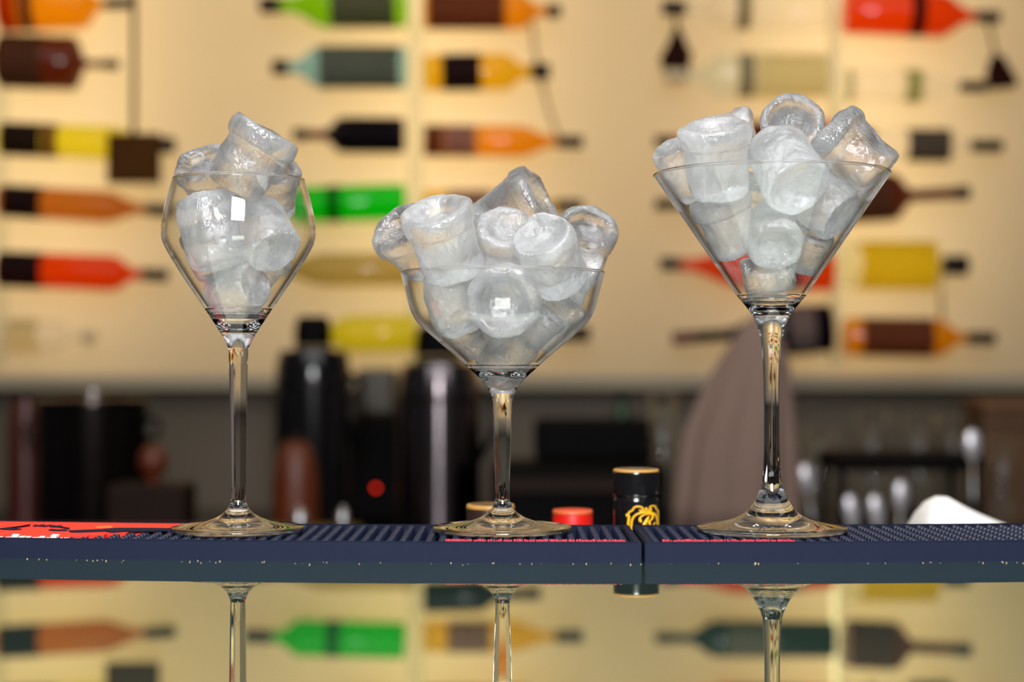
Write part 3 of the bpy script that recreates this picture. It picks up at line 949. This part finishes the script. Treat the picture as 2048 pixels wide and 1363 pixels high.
# right group, caps to the left
wall_bottle('clear bottle with grey band at the top of the right group', (1665, 1450, 1400, 1372, 1325), (18, 14), (38, 11, 12), CLEARG, CAPD, [(1472, 1500, L_TAUPE)])
wall_bottle('clear pale green bottle with dark band above the martini glass', (1665, 1440, 1395, 1372, 1330), (150, 150), (40, 11, 11), CLEARGR, M_RAIL, [(1475, 1506, L_TAUPE), (1510, 1650, L_PALE)])
wall_bottle('dark red bottle behind the top of the martini ice', (1665, 1450, 1390, 1350, 1310), (275, 282), (33, 9, 9), CRIM, CAPD, [(1470, 1600, L_BRN)])
wall_bottle('dark green bottle behind the martini glass', (1665, 1430, 1378, 1350, 1310), (405, 408), (34, 9, 9), DKGREEN, CAPD, [(1450, 1550, L_TAUPE)])
wall_bottle('red-orange bottle with dark cap behind the martini glass', (1665, 1480, 1376, 1362, 1320), (545, 526), (36, 11, 10), REDL, L_NAVY, [(1500, 1600, L_BRN)])
wall_bottle('black wine bottle with maroon cap lowest in the right group', (1662, 1560, 1450, 1392, 1344), (655, 676), (46, 11, 10), BLACKG, CAPR, [(1575, 1625, L_MAUVE)])
# right group, caps to the right
wall_bottle('bright red bottle with dark band at the top right', (1690, 1880, 1948, 1954, 2002), (20, 33), (42, 9, 10), REDL, CAPD, [(1818, 1846, lab((70, 24, 20)))])
wall_bottle('clear bottle with small green labels at the far right', (1690, 1850, 1910, 1922, 1976), (170, 172), (30, 8, 9), CLEARG, CAPD, [(1692, 1704, L_SAGE), (1808, 1842, L_SAGE)])
wall_bottle('clear bottle with dark grey label right of the martini ice', (1690, 1900, 1936, 1944, 2006), (288, 291), (30, 9, 10), CLEARG, CAPD, [(1732, 1746, L_TAUPE), (1812, 1898, lab((84, 78, 74)))])
wall_bottle('dark brown faceted bottle with orange neck right of the martini rim', (1690, 1788, 1826, 1908, 1940), (398, 384), (44, 11, 11), BROWN, CAPD, [(1700, 1780, L_BRN)], square=.3)
wall_bottle('bottle with big yellow label right of the martini glass', (1690, 1862, 1880, 1886, 1936), (530, 530), (44, 10, 16), PALEY, CAPD, [(1716, 1868, lab((255, 226, 60)))])
wall_bottle('orange bottle with brown label lowest at the far right', (1690, 1872, 1928, 1934, 1990), (672, 676), (35, 9, 10), ORANGE, CAPD, [(1720, 1862, L_BRN)])

# orange neck of the faceted bottle, red neck of the black one: coloured sleeves on their wall bottles
def sleeve(of_label, pa, pb, r, mat):
    root = next(o for o in col.objects if o.get('label') == of_label)
    a = PX(pa[0], pa[1], BY); b = PX(pb[0], pb[1], BY)
    inv = (Matrix.Translation(root.location) @ root.rotation_euler.to_matrix().to_4x4()).inverted()
    la, lb = inv @ a, inv @ b
    k = BY / FPX
    z0, z1 = sorted((la.z, lb.z))
    mesh_obj('neck_sleeve', lathe([(r * k * .98, z0), (r * k, z0 + .0005), (r * k, z1 - .0005), (r * k * .98, z1)], 20, False, False), mat, root)
sleeve('dark brown faceted bottle with orange neck right of the martini rim', (1834, 388), (1906, 385), 12, AMBER)
sleeve('near-black bottle with red neck, left of the centre rail', (650, 268), (614, 268), 10, CRIM)

# hanging things on the wall
def hanging(name, label, cat, outline, Y, thick, mat, wire_from, wire_to, rot=0.0):
    """outline in pixels, hung from a wire"""
    c = PX(sum(p[0] for p in outline) / len(outline), sum(p[1] for p in outline) / len(outline), Y)
    root = empty(name, c, label, cat)
    pts = [PX(px, py, Y) - c for px, py in outline]
    bm = bmesh.new()
    a = [bm.verts.new((p.x, -thick / 2, p.z)) for p in pts]; b = [bm.verts.new((p.x, thick / 2, p.z)) for p in pts]
    n = len(a)
    bm.faces.new(a); bm.faces.new(b[::-1])
    for i in range(n):
        bm.faces.new((a[i], a[(i + 1) % n], b[(i + 1) % n], b[i]))
    bmesh.ops.bevel(bm, geom=[e for e in bm.edges if abs(e.verts[0].co.y - e.verts[1].co.y) < 1e-6], offset=thick * .25, segments=2, affect='EDGES')
    mesh_obj('plaque', bm, mat, root, smooth=False)
    w0 = PX(*wire_from, Y) - c; w1 = PX(*wire_to, Y) - c
    mesh_obj('wire', tube([w0, (w0 + w1) / 2, w1], 0.0042 if name == 'plaque' else 0.0025, 8), M_DARKSTEEL, root)
    return root
M_BRNP = plain('brown_leather', (76, 46, 18), 0.75, var=0.15, spec=0.05)
M_DKLEATHER = plain('dark_brown_leather', (42, 16, 10), 0.75, var=0.15, spec=0.05)
hanging('plaque', 'square brown plaque hanging on a wire in the left group of bottles', 'plaque', [(214, 266), (320, 266), (320, 366), (214, 366)], WALLY - 0.13, 0.02, M_BRNP, (266, -60), (266, 268))
hanging('drop_tag', 'dark brown drop-shaped tag hanging left of the top right bottles', 'tag', [(1357, 48), (1370, 80), (1384, 108), (1376, 148), (1330, 150), (1320, 116), (1338, 82), (1350, 50)], WALLY - 0.05, 0.02, M_DKLEATHER, (1354, 20), (1354, 52), 0)
hanging('drop_tag', 'dark brown drop-shaped tag hanging tilted at the far right edge', 'tag', [(1990, 104), (2008, 112), (2036, 160), (2034, 172), (1984, 178), (1974, 150), (1982, 120)], WALLY - 0.05, 0.02, M_DKLEATHER, (1978, 36), (1994, 110), 0)
# loose cords beside the centre and far right groups
def cord(label, pts):
    V, F = tube([PX(x, y, WALLY - .012) for x, y in pts], 0.0030, 8)
    tag(mesh_obj('cord', (V, F), plain('cord_taupe', (150, 128, 96), .7)), label, 'cord')
cord('thin cord hanging slack from the centre wall bottles', [(1062, 30), (1070, 100), (1092, 200), (1112, 262), (1124, 284)])
cord('thin cord between the two lowest bottles at the far right', [(1884, 548), (1882, 590), (1884, 640)])

# ------------------------------------------------------------------ speed rail behind the bar
RAILZ = 0.835
rl = empty('bottle_rail', (0, 0.98, RAILZ), 'steel bottle rail fixed behind the bar counter', 'rail')
box_obj('shelf', -1.2, 1.2, -0.098, 0.16, -0.012, 0.0, M_STEEL, rl)
box_obj('front_lip', -1.2, 1.2, 0.150, 0.16, 0.0, 0.05, M_STEEL, rl)

def rail_bottle(label, px, ytop, Y, r, caph, capmat, glassmat, prof_extra=None):
    top = PX(px, ytop, Y)
    root = empty('bottle', (top.x, Y, RAILZ), label, 'bottle', 'bottles in the rail behind the bar')
    H = top.z - RAILZ
    rb = 0.0295
    z_sh = H - 0.125
    prof = [(0, .004), (rb * .8, .001), (rb, .005), (rb, z_sh)]
    for i in range(1, 7):
        u = i / 7
        prof.append((rb + (r * .93 - rb) * (3 * u * u - 2 * u ** 3), z_sh + .055 * u))
    prof += [(r * .93, z_sh + .055), (r * .93, H - .003), (0, H - .003)]
    o = mesh_obj('glass', lathe(prof, 40), glassmat, root); auto_smooth(o, 50)
    return root, H

M_DKGLASS = plain('dark_bottle_glass', (16, 12, 12), 0.12, var=0.2)
R0 = 45 * 0.945 / FPX
rb_, H = rail_bottle('black bottle with gold scroll emblem standing behind the mats', 1272, 936, 0.945, R0, .06, M_BLACK, M_DKGLASS)
k = 0.945 / FPX
def hz(y): return H - (y - 936) * k
cp = [(R0 * .985, hz(1120)), (R0 * 1.0, hz(1118)), (R0 * 1.0, hz(1000)), (R0 * .985, hz(996)), (R0 * .955, hz(994)), (R0 * .955, hz(991)), (R0 * 1.02, hz(988)),
      (R0 * 1.03, hz(984)), (R0 * 1.02, hz(978)), (R0 * 1.02, hz(946)), (R0 * 1.0, hz(940)), (R0 * .93, hz(936.5)), (R0 * .88, hz(936)), (0, hz(936.5))]
o = mesh_obj('capsule', lathe(cp, 56, False), M_BLACK, rb_); auto_smooth(o, 60)
ring = [(R0 * .90, hz(936.4)), (R0 * .955, hz(936.6)), (R0 * 1.005, hz(938.5)), (R0 * 1.028, hz(941.5)), (R0 * 1.0, hz(941.8)), (R0 * .9, hz(938.0)), (R0 * .90, hz(936.4))]
mesh_obj('rim_ring', lathe(ring, 56, False, False), plain('worn_gold_edge', (190, 140, 70), .4), rb_)
# emblem strokes, drawn in tenths of a pixel on the front of the capsule
def em(x, y): return (1200 + x / 9.736, 920 + y / 9.736)
def ribbon(pts, widths):
    P = [em(*p) for p in pts]
    for _ in range(2):
        q = [P[0]]; wq = [widths[0]]
        for i in range(len(P) - 1):
            a, b = P[i], P[i + 1]; wa, wb = widths[i], widths[i + 1]
            q += [(a[0] * .75 + b[0] * .25, a[1] * .75 + b[1] * .25), (a[0] * .25 + b[0] * .75, a[1] * .25 + b[1] * .75)]
            wq += [wa * .75 + wb * .25, wa * .25 + wb * .75]
        q.append(P[-1]); wq.append(widths[-1]); P, widths = q, wq
    V, F = [], []
    n = len(P)
    for i in range(n):
        a = P[max(i - 1, 0)]; b = P[min(i + 1, n - 1)]
        dx, dy = b[0] - a[0], b[1] - a[1]; L = math.hypot(dx, dy) or 1
        w = widths[i] / 9.736 / 2
        for s in (-1, 1):
            x = P[i][0] - dy / L * w * s; y = P[i][1] + dx / L * w * s
            t = max(-.995, min(.995, (x - 1272) / 45.0))
            ang = math.asin(t)
            for rr in (R0 * 1.004, R0 * 1.016):
                V.append((rr * math.sin(ang), -rr * math.cos(ang), hz(y)))
    for i in range(n - 1):
        a = i * 4; b = a + 4
        F += [(a + 1, a + 3, b + 3, b + 1), (a, a + 1, b + 1, b), (a + 2, b + 2, b + 3, a + 3)]
    return V, F
def W(n, w): return [w] * n
E = []
E.append(ribbon([(590, 1500), (580, 1240), (582, 1150), (612, 1060), (690, 998), (800, 972), (900, 966), (1000, 988), (1068, 1050), (1100, 1140), (1106, 1240), (1095, 1500)], W(12, 34)))
E.append(ribbon([(520, 1500), (515, 1240), (528, 1120), (535, 1040), (500, 1030), (478, 1030)], W(6, 44)))
E.append(ribbon([(500, 1020), (530, 990), (560, 950), (608, 930), (622, 880), (680, 856), (760, 862), (805, 895), (795, 940), (745, 948), (735, 918)], W(11, 30)))
E.append(ribbon([(930, 918), (925, 940), (960, 945), (970, 915), (930, 895), (945, 865), (1000, 852), (1050, 868), (1068, 925), (1105, 950), (1120, 1000), (1122, 1060), (1135, 1130), (1140, 1240), (1138, 1500)], W(15, 28)))
E.append(ribbon([(838, 950), (850, 905), (866, 885), (882, 905), (894, 950)], W(5, 26)))
E.append(ribbon([(925, 1045), (880, 1120), (835, 1200), (800, 1260), (770, 1320)], [24, 62, 70, 66, 40]))
E.append(ribbon([(775, 1140), (738, 1135), (738, 1080), (790, 1030), (870, 1005), (950, 1000), (1000, 1030), (1002, 1085), (960, 1130), (905, 1155)], [50, 50, 34, 26, 24, 34, 46, 46, 32, 22]))
E.append(ribbon([(900, 1150), (938, 1175), (935, 1240), (940, 1300), (985, 1310)], [24, 44, 44, 38, 18]))
E.append(ribbon([(1045, 1180), (1020, 1215), (995, 1245)], [28, 24, 14]))
o = mesh_obj('gold_emblem', join(E), M_GOLD, rb_)
o['label'] = 'gold scroll frame with script letter R'

def simple_rail(label, px, ytop, Y, half, capmat, ringmat, capn):
    r = half * Y / FPX
    root, H = rail_bottle(label, px, ytop, Y, r, .05, capmat, M_DKGLASS)
    def mod(a, rr, z): return rr * (1 + .012 * math.cos(36 * a)) if z < H - .003 else rr
    o = mesh_obj('cap', lathe([(r * .98, H - .034), (r, H - .033), (r, H - .002), (r * .95, H), (0, H)], 108, False, mod=mod), capmat, root); auto_smooth(o, 60)
    if ringmat:
        mesh_obj('rim_ring', lathe([(r * .86, H + .0002), (r * .97, H + .0002), (r * 1.02, H - .002), (r * .99, H - .0022), (r * .86, H - .0004), (r * .86, H + .0002)], 48, False, False), ringmat, root)
simple_rail('bottle with bright red cap standing behind the coupe foot', 1145, 1019, 1.0, 40, plain('red_cap', (210, 22, 10), .4), plain('red_cap_edge', (214, 92, 48), .4), 0)
simple_rail('bottle with dark brown gold-rimmed cap hidden behind the coupe stem', 981, 1008, 0.955, 48, plain('brown_cap', (46, 28, 22), .4), plain('worn_gold_edge', (190, 140, 70), .4), 0)

# white scoop in a steel bin, far right
binr = empty('steel_bin', (0.281, 1.06, RAILZ + 0.0006), 'square steel bin standing in the rail at the right', 'bin')
bm = bmesh.new()
for (a, b, c, d) in ((-.05, .05, -.05, -.047), (-.05, .05, .047, .05), (-.05, -.047, -.047, .047), (.047, .05, -.047, .047)):
    add_box(bm, a, b, c, d, 0, 0.235)
mesh_obj('bin_wall', bm, M_STEEL, binr, smooth=False)
box_obj('bin_floor', -.047, .047, -.047, .047, 0, .003, M_STEEL, binr)
YS = 1.06
prof = [(1822, 1075), (1826, 1060), (1834, 1040), (1844, 1018), (1858, 1000), (1876, 991), (1894, 992), (1912, 1002), (1936, 1015), (1962, 1027), (1988, 1038), (2010, 1046), (2022, 1062), (2024, 1075)]
V, F = [], []
nseg = 12
for px, py in prof:
    p = PX(px, py, YS); zb = PX(px, 1080, YS).z
    for kk in range(nseg + 1):
        a = math.pi * kk / nseg
        V.append((p.x - .281, -math.cos(a) * 0.030, max(0, (p.z - zb)) * math.sin(a) ** .6 + zb - RAILZ))
for i in range(len(prof) - 1):
    for kk in range(nseg):
        a = i * (nseg + 1) + kk; b = a + nseg + 1
        F.append((a, a + 1, b + 1, b))
sp = empty('ice_scoop', (0.281, YS, RAILZ), 'white rounded plastic scoop at the far right behind the mat', 'scoop')
o = mesh_obj('scoop_bowl', (V, F), M_WHITE, sp); fix_normals(o)
md = o.modifiers.new('wall', 'SOLIDIFY'); md.thickness = .002
V, F = tube([(-.020, 0, .268), (-.016, 0, .16), (0.0, 0, .02), (0.002, 0, .0055)], .006, 12)
mesh_obj('scoop_handle', (V, F), M_WHITE, sp)

# ------------------------------------------------------------------ things on the back counter
def on_counter(px, Y): return PX(px, 0, Y).x
def lathed(name, label, cat, px, Y, prof_px, mat, seg=48, parts=(), group=None, z0=CT):
    """prof_px: (row, radius px) from top to bottom; closed at the counter"""
    k = Y / FPX
    root = empty(name, (on_counter(px, Y), Y, z0), label, cat, group)
    def z(y): return CAMZ - (y - HY) * k - z0
    pr = [(0, 0.0), (prof_px[-1][1] * k, 0.0)] + [(r * k, max(z(y), 0.002)) for y, r in reversed(prof_px)]
    if pr[-1][0] > 1e-6: pr.append((0, pr[-1][1]))
    o = mesh_obj('body', lathe(pr, seg), mat, root); auto_smooth(o, 45)
    for nm, pp, m in parts:
        o = mesh_obj(nm, lathe([(r * k, z(y)) for y, r in pp], seg, False, False), m, root); auto_smooth(o, 45)
    return root, k, z

pot, k, z = lathed('stock_pot', 'dark steel lidded pot on the back counter at the far left', 'pot', 186, 2.40,
    [(798, 12), (799, 30), (801, 96), (806, 108), (1000, 108), (1046, 106)], M_DARKSTEEL,
    parts=[('lid_rim', [(800, 100), (797, 112), (805, 113), (808, 106)], M_DARKSTEEL), ('lid_knob', [(796, 10), (792, 9), (787, 14), (781, 13), (778, 0)], M_STEEL)])
for s in (-1, 1):
    pts = [(s * 106 * k, 0, z(838)), (s * 128 * k, 0, z(836)), (s * 134 * k, 0, z(856)), (s * 128 * k, 0, z(876)), (s * 106 * k, 0, z(878))]
    mesh_obj('handle', tube(pts, .005, 10), M_DARKSTEEL, pot)
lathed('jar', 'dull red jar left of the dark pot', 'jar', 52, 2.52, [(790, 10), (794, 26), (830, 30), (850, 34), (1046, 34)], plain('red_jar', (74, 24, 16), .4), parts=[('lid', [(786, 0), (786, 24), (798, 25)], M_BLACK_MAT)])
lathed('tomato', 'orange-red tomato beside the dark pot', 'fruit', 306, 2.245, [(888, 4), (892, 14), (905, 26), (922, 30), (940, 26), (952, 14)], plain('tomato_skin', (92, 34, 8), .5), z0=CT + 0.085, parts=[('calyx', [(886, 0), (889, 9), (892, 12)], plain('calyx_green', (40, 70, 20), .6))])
tr = empty('crate', (on_counter(306, 2.245), 2.245, CT), 'small dark crate under the tomato beside the pot', 'crate')
box_obj('box', -.05, .05, -.045, .045, 0, .085, M_WOOD, tr, bevel=.003)
rt = empty('serving_tray', (on_counter(190, 2.21), 2.176, CT), 'dull red tray at the front of the back counter on the left', 'tray')
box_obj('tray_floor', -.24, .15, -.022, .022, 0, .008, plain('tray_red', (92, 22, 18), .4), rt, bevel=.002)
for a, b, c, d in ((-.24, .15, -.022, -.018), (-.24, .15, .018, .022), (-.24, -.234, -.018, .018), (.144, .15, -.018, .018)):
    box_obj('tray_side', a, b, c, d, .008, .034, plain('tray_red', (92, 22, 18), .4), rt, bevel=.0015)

M_SATIN = plain('satin_dark_steel', (112, 104, 106), 0.30, metal=1.0, var=0.08)
_p = next(n for n in M_SATIN.node_tree.nodes if n.type == 'BSDF_PRINCIPLED')
_t = M_SATIN.node_tree.nodes.new('ShaderNodeTangent'); _t.direction_type = 'RADIAL'; _t.axis = 'Z'
M_SATIN.node_tree.links.new(_t.outputs[0], _p.inputs['Tangent'])
_p.inputs['Anisotropic'].default_value = 0.92
_p.inputs['Anisotropic Rotation'].default_value = 0.25
_p.inputs['Roughness'].default_value = 0.20
def flask(label, px, half, top, sh, neck, bodymat):
    root, k, z = lathed('insulated_flask', label, 'flask', px, 2.42,
        [(top + 62, neck), (top + 70, neck + 8), (sh, half * .86), (sh + 26, half * .97), (sh + 60, half), (1046, half)], bodymat, group='insulated flasks on the back counter')
    o = mesh_obj('lid', lathe([(0, z(top)), (neck * .8 * k, z(top)), (neck * k, z(top + 8)), (neck * 1.08 * k, z(top + 30)), (neck * 1.08 * k, z(top + 60)), (0, z(top + 60))], 32), M_BLACK_MAT, root); auto_smooth(o, 45)
    h = tube([(half * .9 * k, 0, z(sh + 50)), ((half + 22) * k, 0, z(sh + 60)), ((half + 26) * k, 0, z(sh + 140)), (half * .95 * k, 0, z(sh + 190))], .006, 10)
    mesh_obj('handle', h, M_BLACK_MAT, root)
    mesh_obj('collar', lathe([(half * .98 * k, z(sh + 64)), (half * 1.015 * k, z(sh + 66)), (half * 1.015 * k, z(sh + 74)), (half * .98 * k, z(sh + 76))], 48, False, False), M_DARKSTEEL, root)
flask('black insulated flask with an amber jar in front, left of the red pilot lamp', 626, 76, 632, 700, 34, M_BLACK)
flask('dark steel insulated flask behind the coupe glass with a long white highlight', 878, 84, 652, 728, 44, M_SATIN)
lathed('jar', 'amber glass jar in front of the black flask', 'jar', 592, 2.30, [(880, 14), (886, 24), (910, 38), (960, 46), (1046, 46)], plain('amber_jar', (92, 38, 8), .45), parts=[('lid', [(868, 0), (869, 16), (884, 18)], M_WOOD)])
yt = empty('cutting_board', (on_counter(590, 2.22), 2.215, CT), 'olive yellow board at the front of the back counter', 'board')
box_obj('slab', -.085, .085, -.04, .04, 0, .030, plain('olive_board', (120, 92, 20), .5), yt, bevel=.004)
box_obj('edge_strip', -.084, .084, -.0425, -.040, .004, .012, M_WOOD, yt)
for px, r, lb in ((600, 17, 'small chrome shaker top on the olive board, the larger one'), (686, 13, 'small dull chrome shaker top at the right of the olive board')):
    lathed('shaker_top', lb, 'shaker', px, 2.16 if px < 650 else 2.17, [(1016, 3), (1020, r * .6), (1030, r), (1046, r)], M_STEEL, seg=24, z0=CT, parts=[('knob', [(1011, 0), (1012, 4), (1016, 5)], M_STEEL)])
# coffee grinder with red pilot lamp
gx = on_counter(750, 2.60)
gr = empty('grinder', (gx, 2.66, CT), 'dark appliance with a glowing red pilot lamp between the flasks', 'appliance')
box_obj('housing', -.045, .045, -.06, .06, 0, .16, M_BLACK_MAT, gr, bevel=.008)
box_obj('hopper', -.032, .032, -.035, .035, .16, .235, plain('smoked_hopper', (62, 52, 38), .3), gr, bevel=.01)
m, nt, out = new_mat('red_pilot_light')
em_ = N(nt, 'ShaderNodeEmission', Strength=3.0); em_.inputs[0].default_value = (1.0, 0.03, 0.01, 1)
nt.links.new(em_.outputs[0], out.inputs[0])
pl = PX(752, 975, 2.60)
V, F = lathe([(0.0032, 0), (0.003, .002), (.0018, .0036), (0, .004)], 16)
o = mesh_obj('pilot_lamp', (V, F), m, gr, (pl.x - gx, -.060, pl.z - CT)); o.rotation_euler = (math.radians(90), 0, 0)
# dark register
rg = empty('register', (on_counter(1155, 2.38), 2.40, CT), 'dark till with a brown strip right of the coupe stem', 'till')
box_obj('housing', -.12, .12, -.09, .09, 0, .105, M_BLACK_MAT, rg, bevel=.008)
box_obj('brown_strip', -.105, .095, -.094, -.088, .068, .088, M_WOOD, rg, bevel=.001)
bm = bmesh.new(); add_box(bm, -.06, .11, -.02, .08, .105, .165, .01)
mesh_obj('display_hood', bm, M_BLACK_MAT, rg, smooth=False)
wd = lathed('bottle', 'dark green bottle standing on the back counter right of the coupe', 'bottle', 1244, 2.58, [(782, 9), (800, 10), (812, 11), (850, 26), (880, 30), (1046, 30)], plain('dark_green_glass', (12, 62, 24), .15), seg=32, parts=[('cap', [(778, 0), (778, 10), (800, 11)], M_BLACK_MAT)])
# clear tumbler stack
def tumbler(label, px, Y, top, bot, r, z0=CT):
    k = Y / FPX
    def zz(y): return CAMZ - (y - HY) * k - z0
    root = empty('drinking_glass', (on_counter(px, Y), Y, z0), label, 'glass', 'drinking glasses on the back counter')
    prof = [(0, .004), (r * k * .8, .004), (r * k, zz(top)), (r * k * .96, zz(top)), (r * k * .76, .010), (0, .010)]
    mesh_obj('cup', lathe(prof, 32, False, False), M_THIN, root)
    mesh_obj('rim', lathe([(r * k * .955, zz(top)), (r * k * 1.01, zz(top) + .001), (r * k * 1.01, zz(top) - .002), (r * k * .955, zz(top) - .002), (r * k * .955, zz(top))], 32, False, False), M_THIN, root)
    mesh_obj('base_disc', lathe([(0, 0), (r * k * .8, 0), (r * k * .8, .004), (0, .004)], 32), M_GLASS, root)
tumbler('clear drinking glass left of the mauve cloth', 1325, 2.30, 786, 1046, 26)
for i, (px, Y, top, r, lb) in enumerate(((1640, 2.45, 860, 30, 'leftmost clear drinking glass right of the martini stem'), (1745, 2.62, 822, 34, 'clear drinking glass behind the dark tray, left'),
        (1838, 2.62, 826, 34, 'clear drinking glass behind the dark tray, middle'), (1905, 2.60, 834, 32, 'clear drinking glass behind the dark tray, right'), (2005, 2.4, 880, 34, 'rightmost clear drinking glass at the picture edge'))):
    tumbler(lb, px, Y, top, 1046, r)
# draped cloth
YC = 2.20
k = YC / FPX
cl = empty('draped_cloth', (on_counter(1475, YC), YC, CT), 'mauve grey cloth draped over a tall stand behind the martini stem', 'cloth')
V, F = [], []
rows = [(628, 3, 1512), (634, 12, 1512), (650, 30, 1515), (680, 52, 1515), (735, 75, 1503), (800, 93, 1490), (870, 110, 1478), (940, 117, 1474), (1005, 121, 1471), (1060, 124, 1470)]
seg = 96
for py, r, cxr in rows:
    zc = CAMZ - (py - HY) * k - CT
    fold = min(1, (py - 628) / 200) * .07
    for kk in range(seg):
        a = 2 * math.pi * kk / seg
        rr = r * k * (1 + fold * math.sin(7 * a + py * .004) + fold * .5 * math.sin(13 * a + 1))
        V.append((rr * math.cos(a) + (cxr - 1475) * k, rr * math.sin(a) * .7, max(zc, 0.001)))
for i in range(len(rows) - 1):
    for kk in range(seg):
        k2 = (kk + 1) % seg
        F.append((i * seg + kk, i * seg + k2, (i + 1) * seg + k2, (i + 1) * seg + kk))
F.append(tuple(range(seg)))
o = mesh_obj('cloth', (V, F), plain('mauve_cloth', (128, 104, 92), .85, var=.1, bump=.2), cl); fix_normals(o)
md = o.modifiers.new('wall', 'SOLIDIFY'); md.thickness = .0015
o = mesh_obj('stand', lathe([(0, 0), (.05, 0), (.05, .008), (.012, .012), (.012, .225), (0, .225)], 24), M_STEEL, cl, (0.015, 0, 0))
# dark tray on legs and spoons at the right
dt = empty('shelf_rack', (on_counter(1795, 2.36), 2.36, CT), 'dark rack shelf standing among the glasses at the right', 'rack')
k = 2.36 / FPX
zt = CAMZ - (918 - HY) * k - CT
box_obj('shelf_board', -.10, .10, -.07, .07, zt - .012, zt + .010, M_BLACK_MAT, dt, bevel=.004)
for sx in (-.09, .09):
    for sy in (-.06, .06):
        box_obj('leg', sx - .005, sx + .005, sy - .005, sy + .005, 0, zt - .012, M_BLACK_MAT, dt)
bx_ = empty('wooden_box', (on_counter(2052, 2.6), 2.62, CT), 'brown wooden box at the right end of the back counter', 'box')
box_obj('case', -.075, .085, -.06, .06, 0, .17, plain('honey_wood', (84, 54, 28), .5, var=.2, scale=20), bx_, bevel=.004)
box_obj('lid', -.078, .088, -.063, .063, .17, .188, plain('honey_wood_lid', (104, 66, 32), .5, var=.2, scale=20), bx_, bevel=.004)
cd = empty('spoon_caddy', (on_counter(1735, 1.98), 2.0, 0), 'steel sink ledge caddy holding bar spoons behind the mat', 'caddy')
def spoon(label, px, py, tilt, half_h, half_w, Y):
    c = PX(px, py, Y)
    root = empty('bar_spoon', (c.x, Y, c.z), label, 'spoon', 'bar spoons in the caddy')
    root.rotation_euler = (0, tilt, 0)
    k = Y / FPX
    hh, hw = half_h * k, half_w * k
    V, F = [], []
    rows_ = 9
    for i in range(rows_ + 1):
        v = -1 + 2 * i / rows_
        w = hw * math.sqrt(max(1 - v * v, 0.01)) * (1 + .12 * v)
        for j in range(9):
            u = -1 + 2 * j / 8
            V.append((w * u, -.004 * (1 - u * u) * (1 - v * v), hh * v))
    for i in range(rows_):
        for j in range(8):
            a = i * 9 + j
            F.append((a, a + 1, a + 10, a + 9))
    o = mesh_obj('spoon_bowl', (V, F), plain('satin_steel', (226, 222, 226), .35, metal=.6, var=.03), root)
    md = o.modifiers.new('wall', 'SOLIDIFY'); md.thickness = .001
    L = c.z - (CT + 0.004)
    mesh_obj('spoon_handle', tube([(0, 0, -hh * .95), (0, 0, -L / math.cos(tilt) )], .0022, 8), M_STEEL, root)
cd.location = (on_counter(1740, 2.2), 2.24, CT)
cd['label'] = 'steel tray under the bar spoons on the back counter'
cd['category'] = 'tray'
cd.name = 'spoon_tray'
box_obj('tray_floor', -.11, .15, -.035, .035, 0, .003, M_STEEL, cd)
box_obj('tray_side', -.11, .15, -.038, -.035, 0, .012, M_STEEL, cd)
for (px, py, tl, hh, hw, lb) in ((1612, 958, -.15, 32, 15, 'bar spoon nearest the martini stem, leaning left'), (1702, 1022, -.13, 34, 15, 'left one of the two low bar spoons side by side'),
        (1752, 1022, -.13, 34, 15, 'right one of the two low bar spoons side by side'), (1801, 992, .04, 32, 15, 'upright bar spoon just left of the white scoop'), (1945, 890, .0, 32, 17, 'tallest bar spoon above the white scoop')):
    spoon(lb, px, py, tl, hh, hw, 2.24)
